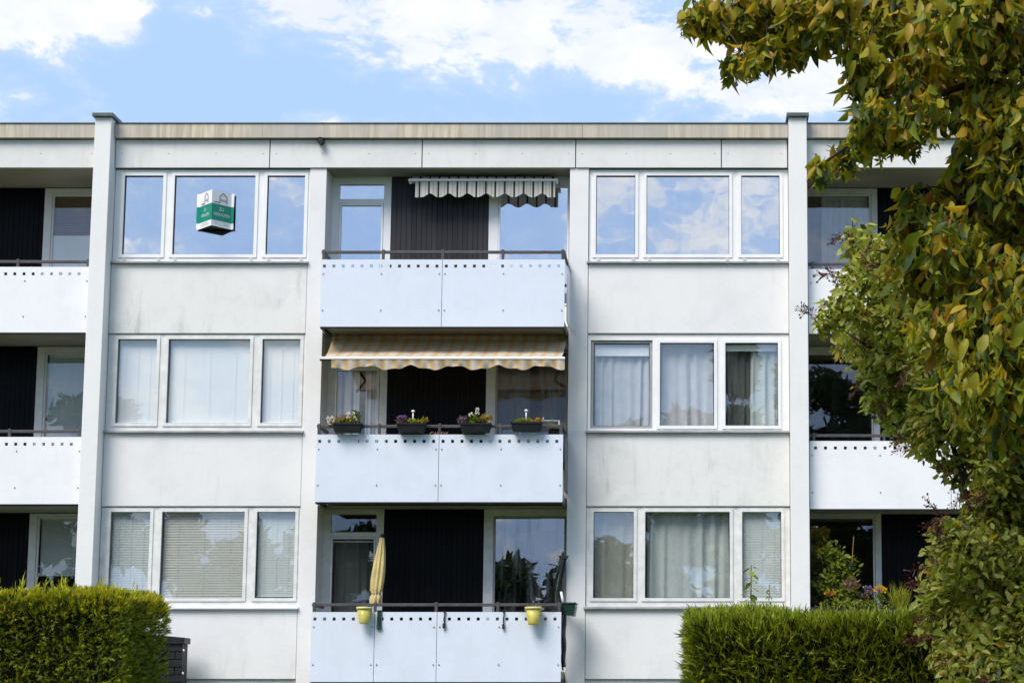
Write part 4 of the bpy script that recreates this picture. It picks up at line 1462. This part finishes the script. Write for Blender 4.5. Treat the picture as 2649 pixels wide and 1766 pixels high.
leaf_tuft('low_foliage', ['leaf_mid', 'shrub_a', 'leaf_dark'], [3, 3, 2], (2.45, -.21, 3.10), (.75, .09, .09), 420, .06, fbx)
leaf_tuft('orange_flowers', ['petal_orange', 'leaf_olive'], [3, 1], (1.98, -.23, 3.29), (.11, .05, .05), 50, .05, fbx)
leaf_tuft('brown_leaves', ['petal_dull', 'leaf_orange'], [3, 1], (2.30, -.20, 3.42), (.12, .08, .12), 120, .06, fbx)
leaf_tuft('purple_flowers', ['petal_dull', 'petal_purple', 'silver_leaf'], [4, 2, 1], (2.56, -.20, 3.32), (.13, .07, .10), 150, .04, fbx)
leaf_tuft('yellow_foliage', ['leaf_mid'], [1], (2.74, -.22, 3.23), (.08, .05, .07), 60, .06, fbx)
for (dx, dz) in ((-.06, .0), (.0, .03), (.05, .0), (.08, -.015)):
    blossom(fbx, (2.73 + dx, -.26, 3.36 + dz), .042, 'petal_yellow')
n = 200
p = np.array([3.05, -.2, 3.08]) + rng.normal(size=(n, 3)) * np.array([.06, .03, .0])
ax = rng.normal(size=(n, 3)) * np.array([.38, .3, .1]) + np.array([0, 0, 1.0])
o = batch('ornamental_grass', GV, GF, frames(p, ax, rng.normal(size=(n, 3)), rng.uniform(.22, .45, n)), rng.choice(3, n), ['leaf_olive', 'shrub_a', 'hedge_b'])
part(o, fbx)
o['kind'] = 'stuff'

# ------------------------------------------------------------------ hedges
SPRAY_V = [(-.05, 0, 0), (.05, 0, 0), (.07, .5, .03), (0, 1.0, -.05), (-.07, .5, .03),
           (.03, .22, .0), (.34, .60, -.04), (.10, .45, .02), (-.03, .3, .0), (-.36, .72, -.04), (-.10, .52, .02),
           (.05, .5, .0), (.24, .88, -.06), (.03, .68, .0)]
SPRAY_F = [(0, 1, 2, 4), (4, 2, 3), (5, 6, 7), (8, 10, 9), (11, 12, 13)]
WISP_V = [(-.035, 0, 0), (.035, 0, 0), (.045, .4, .05), (-.045, .4, .05), (.03, .75, .03), (-.03, .75, .03), (0, 1.0, -.04),
          (.02, .3, .02), (.20, .66, .0), (.05, .5, .04), (-.02, .42, .02), (-.19, .80, .0), (-.05, .62, .04)]
WISP_F = [(0, 1, 2, 3), (3, 2, 4, 5), (5, 4, 6), (7, 8, 9), (10, 12, 11)]


def hedge(label, x0, x1, y0, y1, zt, tv, tf, size, dens, tilt, rnd=.12, tip_len=1.0, round_l=0.0, round_r=0.0, tip='hedge_tip'):
    h = thing('hedge', label, 'hedge', ((x0 + x1) / 2, (y0 + y1) / 2, 0))
    ins = .10
    pbuild(MB().box(x0 + ins, x1 - ins, y0 + ins, y1 - ins, 0, zt - ins), 'filler_core', 'hedge_core', h)  # dark filler box added inside to block the view through
    sh_ = MB()
    for i in range(int((x1 - x0) / .45)):
        x = x0 + .3 + i * .45
        sh_.tube([(x, (y0 + y1) / 2, 0), (x, (y0 + y1) / 2, zt - .3)], [.04, .02], 7)
    pbuild(sh_, 'stems', 'bark', h)
    P, N = [], []
    # front, back, ends, top sampled by area
    areas = [((x1 - x0) * zt, 'f'), ((x1 - x0) * zt * .35, 'b'), ((y1 - y0) * zt, 'l'), ((y1 - y0) * zt, 'r'), ((x1 - x0) * (y1 - y0) * 1.25, 't')]
    for a, s in areas:
        m_ = int(a * dens)
        u, v = rng.random(m_), rng.random(m_)
        if s in 'fb':
            p = np.stack([x0 + u * (x1 - x0), np.full(m_, y0 if s == 'f' else y1), .25 + v * (zt - .25)], 1)
            nn = np.tile([0, -1 if s == 'f' else 1, 0.], (m_, 1))
        elif s in 'lr':
            p = np.stack([np.full(m_, x0 if s == 'l' else x1), y0 + u * (y1 - y0), .25 + v * (zt - .25)], 1)
            nn = np.tile([-1. if s == 'l' else 1., 0, 0], (m_, 1))
        else:
            p = np.stack([x0 + u * (x1 - x0), y0 + v * (y1 - y0), np.full(m_, zt)], 1)
            nn = np.tile([0, 0, 1.], (m_, 1))
        P.append(p)
        N.append(nn)
    P, N = np.concatenate(P), np.concatenate(N)
    # clipped but lumpy surface, rounded upper edges
    lump = (np.sin(P[:, 0] * 5.1 + P[:, 2] * 3.3) + np.sin(P[:, 0] * 11.3 + 1 + P[:, 1] * 7) * .6 + np.sin(P[:, 2] * 9.2 + P[:, 0] * 4) * .6) * .013
    depth = -rng.random(len(P)) ** 1.6 * .13 + lump
    P = P + N * depth[:, None]
    c = np.array([np.clip(P[:, 0], x0 + rnd + round_l, x1 - rnd - round_r), np.clip(P[:, 1], y0 + rnd, y1 - rnd), np.minimum(P[:, 2], zt - rnd)]).T
    dv = P - c
    dl = np.linalg.norm(dv, axis=1)
    edge = (P[:, 2] > zt - rnd)
    lim = rnd + round_l * (P[:, 0] < x0 + rnd + round_l) + .03
    k = np.where(edge & (dl > lim), lim / np.maximum(dl, 1e-6), 1.0)
    P = c + dv * k[:, None]
    nd = dv / np.maximum(dl[:, None], 1e-6)
    nd = np.where((dl > .02)[:, None], nd, N)
    ax = nd * .75 + np.array(tilt) + rng.normal(size=P.shape) * .42
    topness = np.clip((P[:, 2] - (zt - .20)) / .20, 0, 1)
    ax[:, 2] += .55 * topness
    sc = size * rng.uniform(.6, 1.25, len(P)) * (1 + (tip_len - 1) * topness)
    m4 = frames(P, ax, nd + rng.normal(size=P.shape) * .6, sc)
    r = rng.random(len(P))
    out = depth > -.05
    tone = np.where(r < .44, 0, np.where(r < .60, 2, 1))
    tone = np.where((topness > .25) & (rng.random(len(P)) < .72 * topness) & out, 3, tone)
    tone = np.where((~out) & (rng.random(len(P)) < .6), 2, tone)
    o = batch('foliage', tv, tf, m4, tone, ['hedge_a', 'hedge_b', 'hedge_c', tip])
    part(o, h)
    o['kind'] = 'stuff'
    return h


hl = hedge('clipped yellow-green thuja hedge in front of the lower left windows', -5.6, -3.33, -20.45, -19.45, 2.245, SPRAY_V, SPRAY_F, .044, 5600, (.1, -.1, .28), tip_len=1.25)
# loose upright shoots on the top of the left hedge
n = 90
p = np.stack([rng.uniform(-5.5, -3.35, n), rng.uniform(-20.4, -19.6, n), np.full(n, 2.25)], 1)
o = batch('loose_shoots', WISP_V, WISP_F, frames(p, rng.normal(size=(n, 3)) * .25 + np.array([0, 0, 1]), rng.normal(size=(n, 3)), rng.uniform(.06, .15, n)), rng.choice(2, n), ['hedge_b', 'hedge_tip'])
part(o, hl)
o['kind'] = 'stuff'
hr = hedge('clipped feathery green hedge in front of the lower right window', -.085, 4.2, -20.35, -19.35, 2.105, WISP_V, WISP_F, .080, 4200, (-.20, -.15, .50), rnd=.10, tip_len=1.15, round_l=.03, tip='hedge_tip_green')
n = 16
p = np.stack([np.full(n, -.08), rng.uniform(-20.35, -19.8, n), rng.uniform(1.7, 2.03, n)], 1)
o = batch('loose_shoots', WISP_V, WISP_F, frames(p, rng.normal(size=(n, 3)) * .2 + np.array([-1, 0, .35]), rng.normal(size=(n, 3)), rng.uniform(.07, .13, n)), rng.choice(2, n), ['hedge_b', 'hedge_a'])
part(o, hr)
o['kind'] = 'stuff'

# young stem behind the right hedge, in front of the window
wd_ = thing('young_shoot', 'leafy young shoot rising behind the right hedge before the narrow sash', 'plant', (.305, -18.6, 0))
pbuild(MB().tube([(.30, -18.6, 0), (.29, -18.6, 1.5), (.305, -18.6, 2.53)], [.012, .008, .003], 6), 'stem', 'stem', wd_)
pbuild(MB().tube([(.32, -18.6, 0), (.40, -18.6, 1.6), (.425, -18.6, 2.40)], [.008, .005, .002], 6), 'stem', 'stem', wd_)
for i in range(26):
    z = 2.53 - i * .018 - random.uniform(0, .01)
    a = i * 2.4
    d = Vector((math.cos(a), math.sin(a) * .5, -.35)).normalized()
    mm = frames(np.array([[.305 - .003 * i * .3, -18.6, z]]), np.array([d]), np.array([[0, 0, 1.]]), [.07 + .0012 * i])[0]
    lo_ = MB()
    lo_.v = [tuple(Matrix(mm.tolist()) @ Vector(q)) for q in LEAF_V]
    lo_.f, lo_.mi, lo_.sm = list(LEAF_F), [0] * len(LEAF_F), [True] * len(LEAF_F)
    pbuild(lo_, 'leaf', ['leaf_mid', 'leaf_dark', 'shrub_a'][i % 3], wd_)
leaf_tuft('fine_leaves', ['shrub_a', 'shrub_c'], [1, 1], (.42, -18.6, 2.30), (.03, .03, .09), 30, .025, wd_)

# ------------------------------------------------------------------ autumn tree and fruiting shrub at the right
TREE_CLUMPS = [
    (-0.04,-22.91,4.83,0.074), (0.04,-22.83,4.82,0.087), (0.17,-22.79,4.81,0.099), (0.29,-22.69,4.86,0.116), (0.41,-22.83,4.79,0.111), (0.12,-22.70,4.64,0.048),
    (0.18,-23.33,4.48,0.064), (0.28,-23.02,4.61,0.085), (0.41,-22.69,4.71,0.072), (0.53,-22.90,4.76,0.114), (0.69,-22.72,4.84,0.124), (0.71,-23.27,4.52,0.098),
    (0.70,-23.02,4.47,0.070), (0.79,-23.18,4.43,0.114), (0.87,-22.97,4.74,0.156), (0.99,-22.95,4.56,0.156), (1.08,-23.34,4.62,0.168), (1.24,-23.20,4.58,0.171),
    (1.39,-23.15,4.68,0.153), (1.41,-22.71,4.57,0.180), (1.19,-22.81,4.50,0.158), (0.94,-23.24,4.28,0.136), (0.84,-22.79,4.33,0.103), (0.71,-23.25,4.12,0.075),
    (0.63,-22.92,4.15,0.067), (0.51,-23.26,4.00,0.053), (0.73,-23.35,4.23,0.093), (0.95,-22.74,4.29,0.080), (1.25,-23.20,4.21,0.152), (1.39,-23.20,4.22,0.152),
    (1.34,-22.66,4.18,0.153), (1.22,-22.74,4.03,0.132), (1.39,-23.15,3.99,0.172), (1.09,-22.68,3.96,0.121), (0.93,-22.97,3.95,0.043), (0.96,-22.88,3.80,0.118),
    (1.09,-23.21,3.69,0.152), (1.33,-22.69,3.86,0.181), (1.45,-22.87,3.77,0.157), (1.00,-22.67,3.65,0.141), (1.18,-22.72,3.60,0.180), (1.32,-23.14,3.49,0.172),
    (1.07,-23.10,3.30,0.153), (1.25,-23.23,3.24,0.170), (1.38,-23.25,3.25,0.170), (1.16,-23.30,3.01,0.150), (1.35,-23.14,3.02,0.172), (1.41,-22.93,2.85,0.117),
    (0.54,-23.35,4.69,0.093), (0.78,-22.88,4.88,0.118), (1.54,-23.11,4.41,0.172), (1.53,-23.13,3.99,0.172), (1.58,-22.78,3.46,0.179), (1.60,-23.01,3.72,0.174),
    (0.04,-23.13,4.79,0.069), (0.16,-23.01,4.84,0.081), (0.29,-22.86,4.91,0.087), (0.39,-23.31,4.74,0.082), (0.52,-22.67,4.96,0.088), (0.60,-23.33,4.73,0.093),
    (0.78,-22.83,4.94,0.119), (0.99,-22.76,4.94,0.139), (1.32,-23.34,4.74,0.131),
]
SHRUB_CLUMPS = [
    (0.90,-20.76,4.21,0.121), (0.99,-20.97,4.07,0.147), (0.84,-20.86,3.99,0.096), (0.75,-21.15,3.76,0.112), (0.65,-21.13,3.68,0.052), (0.96,-21.06,3.83,0.165),
    (0.92,-20.67,3.67,0.171), (1.09,-21.05,3.63,0.189), (1.03,-20.77,3.46,0.169), (1.16,-20.69,3.27,0.176), (0.96,-20.68,3.32,0.073), (1.29,-20.98,3.18,0.166),
    (1.51,-20.97,3.09,0.166), (1.23,-20.89,3.05,0.096), (1.41,-20.76,2.94,0.107), (1.56,-21.10,2.86,0.132), (1.74,-20.78,2.92,0.145), (1.68,-20.75,2.70,0.145),
    (1.51,-20.72,2.75,0.083), (1.32,-21.13,2.53,0.103), (1.33,-20.68,2.42,0.098), (1.44,-21.10,2.43,0.178), (1.66,-20.98,2.42,0.190), (1.27,-20.84,2.23,0.115),
    (1.46,-20.69,2.23,0.195), (1.63,-20.98,2.15,0.190), (1.30,-20.69,2.05,0.107), (1.45,-20.88,1.99,0.192), (1.65,-20.99,1.94,0.190), (1.32,-20.99,1.87,0.095),
    (1.47,-21.06,1.78,0.189), (1.68,-21.11,1.75,0.188), (1.49,-21.08,1.57,0.188), (1.72,-20.81,1.52,0.193), (1.91,-20.65,2.63,0.220), (1.83,-21.07,2.13,0.212),
    (1.26,-21.13,3.43,0.164), (1.56,-20.66,3.38,0.196), (1.88,-20.88,3.10,0.216), (1.21,-20.95,3.82,0.167), (1.39,-21.03,3.56,0.189), (1.65,-20.85,3.22,0.192),
    (1.63,-20.74,3.02,0.155), (1.54,-20.92,2.66,0.119), (1.71,-20.94,2.73,0.157), (1.68,-21.12,3.04,0.155), (1.68,-20.69,2.57,0.122),
]


def limb(mb, pts, r0, r1, n=8):
    """smooth tapered limb through pts"""
    pts = [Vector(p) for p in pts]
    out = []
    for i in range(len(pts) - 1):
        p0, p1, p2, p3 = pts[max(i - 1, 0)], pts[i], pts[i + 1], pts[min(i + 2, len(pts) - 1)]
        for s in range(6):
            t_ = s / 6
            out.append(0.5 * ((2 * p1) + (p2 - p0) * t_ + (2 * p0 - 5 * p1 + 4 * p2 - p3) * t_ ** 2 + (-p0 + 3 * p1 - 3 * p2 + p3) * t_ ** 3))
    out.append(pts[-1])
    m_ = len(out)
    mb.tube(out, [r0 + (r1 - r0) * (i / (m_ - 1)) ** .8 for i in range(m_)], n)
    return out


def twigs_to(mb, nodes, clumps, r=.006):
    for (x, y, z, rr) in clumps:
        c = Vector((x, y, z))
        q = min(nodes, key=lambda v_: (v_ - c).length + max(0.0, z - v_.z) * 1.6)
        mid = (q + c) / 2 + Vector((random.uniform(-.04, .04), random.uniform(-.04, .04), .05))
        limb(mb, [q, mid, c], r, .0025, 5)
        for _ in range(7):
            d = Vector((random.gauss(-.3, 1), random.gauss(-.2, 1), random.gauss(-.3, .7))).normalized() * rr * random.uniform(.8, 1.25)
            mb.tube([c - (c - mid) * .3, c + d * .5, c + d], [.003, .0025, .0015], 4, caps=False)


tree = thing('autumn_tree', 'tree with green and golden autumn leaves hanging into the upper right', 'tree', (2.35, -22.9, 0))
tb = MB()
nodes = []
nodes += limb(tb, [(2.35, -22.9, 0), (2.33, -22.92, 1.6), (2.28, -22.95, 3.2), (2.25, -23.0, 4.6), (2.3, -22.95, 6.3)], .16, .05, 12)
pbuild(tb, 'trunk', 'bark', tree)
lb = MB()
for pts, r0 in (([(2.26, -23.0, 4.4), (1.6, -23.0, 4.75), (.9, -22.95, 4.83), (.35, -22.8, 4.87), (-.02, -22.9, 4.84)], .035),
                ([(2.27, -22.97, 4.0), (1.7, -23.05, 4.5), (1.2, -23.1, 4.42), (.8, -23.15, 4.22), (.52, -23.2, 4.02)], .030),
                ([(2.28, -22.95, 3.5), (1.7, -22.9, 4.05), (1.3, -22.85, 4.0), (.97, -22.85, 3.83)], .026),
                ([(2.29, -22.95, 3.1), (1.7, -22.95, 3.6), (1.3, -22.95, 3.62), (1.0, -22.8, 3.62)], .024),
                ([(2.30, -22.94, 2.7), (1.75, -23.1, 3.2), (1.4, -23.15, 3.25), (1.1, -23.15, 3.2)], .022),
                ([(2.32, -22.93, 2.4), (1.8, -23.1, 2.9), (1.45, -23.1, 2.95), (1.2, -23.25, 2.98)], .018),
                ([(2.26, -22.97, 5.0), (1.7, -22.9, 5.3), (1.2, -22.9, 5.25), (.8, -22.9, 5.1)], .028),
                ([(2.28, -22.95, 5.2), (2.8, -22.8, 5.6), (3.3, -22.7, 5.7)], .028),
                ([(2.27, -22.97, 3.8), (2.9, -22.9, 4.4), (3.4, -22.8, 4.5)], .028)):
    nodes += limb(lb, pts, r0, .006)
extra = [(random.uniform(1.55, 3.4), random.uniform(-23.4, -22.4), random.uniform(3.2, 6.4), .2) for _ in range(34)]
extra += [(random.uniform(.0, 1.6), random.uniform(-23.3, -22.6), random.uniform(5.05, 5.7), .17) for _ in range(14)]
twigs_to(lb, nodes, TREE_CLUMPS + extra)
pbuild(lb, 'branches', 'bark', tree)


def fill(clumps, dens, ysquash=1.2, pw=.52):
    P, W = [], []
    for (x, y, z, r) in clumps:
        n_ = max(6, int(dens * r * r))
        p_ = rng.normal(size=(n_, 3))
        p_ /= np.linalg.norm(p_, axis=1, keepdims=True)
        p_ *= rng.random((n_, 1)) ** pw * r * 1.14
        p_[:, 1] *= ysquash
        p_[:, 2] *= .95
        P.append(p_ + np.array([x, y, z]))
    return np.concatenate(P)


# a leaf with toothed edge, folded along the midrib and drooping at the tip
def toothed_leaf(w, fold, droop, curl=0.0):
    prof = [(.0, .02), (.10, .45), (.18, .62), (.22, .60), (.32, .86), (.36, .84), (.48, 1.0), (.52, .95), (.64, .86), (.67, .80), (.79, .55), (.82, .48), (.92, .2), (1.0, .0)]
    V, F = [], []
    for (t_, h) in prof:
        zc = -droop * t_ * t_
        tw = curl * t_
        xw = w * h
        V += [(-xw, t_, zc + fold * xw + tw * xw), (0, t_, zc), (xw, t_, zc + fold * xw - tw * xw)]
    for i in range(len(prof) - 1):
        a = 3 * i
        F += [(a, a + 1, a + 4, a + 3), (a + 1, a + 2, a + 5, a + 4)]
    return V, F


LEAVES = [toothed_leaf(.24, .5, .35, .3), toothed_leaf(.21, .95, .6, .7), toothed_leaf(.26, .2, .2, -.3), toothed_leaf(.18, 1.4, .75, -.8), toothed_leaf(.23, -.5, -.3, .5)]
TREE_TONES = ['leaf_dark', 'leaf_mid', 'leaf_olive', 'leaf_gold', 'leaf_orange', 'leaf_yellow']


def leaf_crown(root, crown_name, clumps, back, dens, size, tones, tonefun, axfun, templates, n_parts=300, narrow=1.0):
    P = np.concatenate([fill(clumps, dens), fill(back, dens * .5)]) if back else fill(clumps, dens)
    n_ = len(P)
    ax = axfun(n_)
    hint = rng.normal(size=(n_, 3)) * np.array([1.2, 1.1, .7]) + np.array([-.2, -.35, .35])
    m4 = frames(P, ax, hint, size * rng.uniform(.5, 1.35, n_))
    tone = tonefun(P)
    which = rng.integers(0, len(templates), n_)
    # the leaves nearest the viewer become single leaves, the rest one mass
    infr = (P[:, 0] < .158 * (P[:, 1] + 32)) & (P[:, 2] < 4.9)
    order = np.argsort(np.where(infr, P[:, 1], 99.0) + rng.random(n_) * .25)
    single, mass = order[:n_parts], order[n_parts:]
    crown = bpy.data.objects.new(crown_name, None)
    crown.empty_display_size = .1
    COL.objects.link(crown)
    crown.parent = root
    crown.matrix_parent_inverse = Matrix.Translation(-root.location)
    for w_ in range(len(templates)):
        idx = mass[which[mass] == w_]
        o_ = batch('leaf_mass', templates[w_][0], templates[w_][1], m4[idx], tone[idx], tones, True)
        o_.parent = crown
        o_['kind'] = 'stuff'
    cache = {}
    for i in single:
        key = (int(which[i]), int(tone[i]))
        if key not in cache:
            me = bpy.data.meshes.new('leaf')
            me.from_pydata([tuple(q) for q in templates[key[0]][0]], [], templates[key[0]][1])
            me.materials.append(M[tones[key[1]]])
            me.polygons.foreach_set('use_smooth', [True] * len(me.polygons))
            cache[key] = me
        o_ = bpy.data.objects.new('leaf', cache[key])
        COL.objects.link(o_)
        o_.parent = crown
        o_.matrix_basis = Matrix(m4[i].tolist())
    return P


def tree_tone(P):
    r = rng.random(len(P))
    warm = np.clip((P[:, 2] - 4.0) / 1.2, 0, 1) * .24 + np.clip((1.2 - P[:, 0]) / 1.4, 0, 1) * .08
    patch = np.sin(P[:, 0] * 7 + P[:, 2] * 5) * .5 + .5
    cut = np.stack([.20 - warm * .25, .46 - warm * .6, .78 - warm * .62, .965 - warm * .14 - patch * .02, .986 - warm * .04], 1)
    return (r[:, None] > cut).sum(1)


leaf_crown(tree, 'crown', TREE_CLUMPS, extra, 10200, .078, TREE_TONES, tree_tone,
           lambda n_: rng.normal(size=(n_, 3)) * np.array([.42, .45, .30]) + np.array([-.15, -.05, -.85]), LEAVES)
# hanging spiky seed clusters
SEED_V = [(-.12, 0, 0), (.12, 0, 0), (.20, .45, .05), (0, 1.0, -.05), (-.20, .45, .05)]
SEED_F = [(0, 1, 2, 4), (4, 2, 3)]
P = []
for (x, y, z, r) in TREE_CLUMPS:
    for _ in range(max(3, int(r * 46))):
        P.append((x + random.uniform(-r, r) * .9, y - random.uniform(-.05, 1.1) * r, z - r * random.uniform(-.2, 1.12)))
P = np.array(P)
k = 16
PP = np.repeat(P, k, 0)
drop = np.tile(np.linspace(0, .06, k), len(P))
PP = PP + np.stack([rng.normal(size=len(PP)) * .006, rng.normal(size=len(PP)) * .006, -drop], 1)
ax = rng.normal(size=PP.shape) * np.array([.7, .7, .3]) + np.array([0, 0, -.75])
o = batch('seed_clusters', SEED_V, SEED_F, frames(PP, ax, rng.normal(size=PP.shape), rng.uniform(.022, .045, len(PP))), rng.choice(3, len(PP), p=[.3, .4, .3]), ['leaf_dark', 'leaf_olive', 'leaf_mid'])
part(o, tree)
o['kind'] = 'stuff'

shrub = thing('fruiting_shrub', 'pale green shrub with dark red fruit panicles in front of the right hedge', 'shrub', (1.75, -20.9, 0))
sb = MB()
nodes = []
for pts, r0 in (([(1.75, -20.9, 0), (1.7, -20.9, 1.2), (1.55, -20.9, 2.2), (1.35, -20.9, 3.1), (1.0, -20.9, 4.0)], .03),
                ([(1.80, -20.9, 0), (1.85, -20.9, 1.4), (1.7, -20.95, 2.4), (1.55, -20.95, 3.3), (1.2, -20.9, 3.8)], .028),
                ([(1.70, -20.9, 0), (1.5, -20.9, 1.3), (1.35, -20.85, 2.0), (1.28, -20.85, 2.4)], .024),
                ([(1.85, -20.9, 0), (2.0, -20.9, 1.5), (1.95, -20.9, 2.6), (1.85, -20.95, 3.2)], .026),
                ([(1.55, -20.9, 2.6), (1.2, -20.9, 3.4), (.9, -20.9, 3.6), (.72, -20.8, 3.75)], .012)):
    nodes += limb(sb, pts, r0, .006)
sx = [(random.uniform(1.8, 2.5), random.uniform(-21.2, -20.5), random.uniform(.8, 3.2), .2) for _ in range(18)]
twigs_to(sb, nodes, SHRUB_CLUMPS + sx, .004)
pbuild(sb, 'stems', 'bark', shrub)
SMALL = [toothed_leaf(.25, .4, .25), toothed_leaf(.22, .9, .45, .4), toothed_leaf(.27, .1, .1)]
SMALL = [(v_[0:3] + v_[6:9] + v_[18:21] + v_[30:33] + v_[39:42], [(0, 1, 4, 3), (1, 2, 5, 4), (3, 4, 7, 6), (4, 5, 8, 7), (6, 7, 10, 9), (7, 8, 11, 10), (9, 10, 13, 12), (10, 11, 14, 13)]) for (v_, f_) in SMALL]
leaf_crown(shrub, 'crown', SHRUB_CLUMPS, sx, 20000, .056, ['shrub_a', 'shrub_b', 'shrub_c', 'shrub_d', 'leaf_gold'],
           lambda P: rng.choice(5, len(P), p=[.38, .28, .20, .11, .03]),
           lambda n_: rng.normal(size=(n_, 3)) * np.array([.75, .65, .5]) + np.array([-.2, -.15, -.35]), SMALL)
# dark red panicles: a spray of fine stalks each ending in small berries
P = []
for (x, y, z, r) in SHRUB_CLUMPS:
    for _ in range(random.choice((1, 1, 2, 3))):
        a = random.uniform(0, 2 * math.pi)
        P.append((x + r * .8 * math.cos(a) - .02, y - random.uniform(.02, .2), z + r * .8 * math.sin(a)))
for i, c in enumerate(P):
    k = 44
    main = np.array([random.uniform(-1, .2), random.uniform(-.4, .1), random.uniform(-.6, .5)])
    main /= np.linalg.norm(main)
    t_ = rng.random(k)
    pos = np.array(c) + main[None, :] * (t_[:, None] * .12)
    ax = rng.normal(size=(k, 3)) * .8 + main
    m4 = frames(pos, ax, rng.normal(size=(k, 3)), rng.uniform(.025, .06, k))
    STV = [(-.03, 0, 0), (.03, 0, 0), (.03, .8, 0), (-.03, .8, 0), (.12, .85, .05), (0, 1.05, 0), (-.12, .85, -.05), (0, .75, .1)]
    o = batch('fruit_panicle', STV, [(0, 1, 2, 3), (7, 4, 5, 6)], m4, np.zeros(k, int), ['panicle_red'])
    part(o, shrub)

# ------------------------------------------------------------------ trees across the garden, mirrored in the lower windows
prof = [(-46, 11), (-40, 12), (-35, 13), (-31, 16), (-27.8, 17.5), (-25, 10.5), (-21, 9.5), (-17, 10), (-13, 9), (-9.5, 8.3), (-6.5, 8.6), (-4.2, 8.0), (-1.8, 15.2), (.2, 14.2), (1.7, 19), (4.5, 18), (6.2, 19.5), (8, 19), (13, 16), (19, 13), (26, 14)]
P, Sz = [], []
for (x, h) in prof:
    for _ in range(26):
        hh = random.uniform(.12, 1.0)
        wdt = 2.3 * math.sqrt(max(.05, 1 - (hh - .35) ** 2 * 1.6)) * (0.45 if h > 16.5 else 1)
        cxx, cyy, czz = x + random.gauss(0, .5) * wdt, -62 + random.uniform(-2, 2), max(.6, h * hh - .5)
        m_ = 330
        q = rng.normal(size=(m_, 3))
        q /= np.linalg.norm(q, axis=1, keepdims=True)
        P.append(np.array([cxx, cyy, czz]) + q * np.array([.95, .95, .75]) * rng.random((m_, 1)) ** .35)
P = np.concatenate(P)
n = len(P)
o = batch('far_wood', SEED_V, SEED_F, frames(P, rng.normal(size=(n, 3)), rng.normal(size=(n, 3)), rng.uniform(.3, .6, n)), np.zeros(n, int), ['belt_leaf'])
tag(o, 'belt of green trees across the garden, seen only mirrored in the windows', 'wood', kind='stuff')
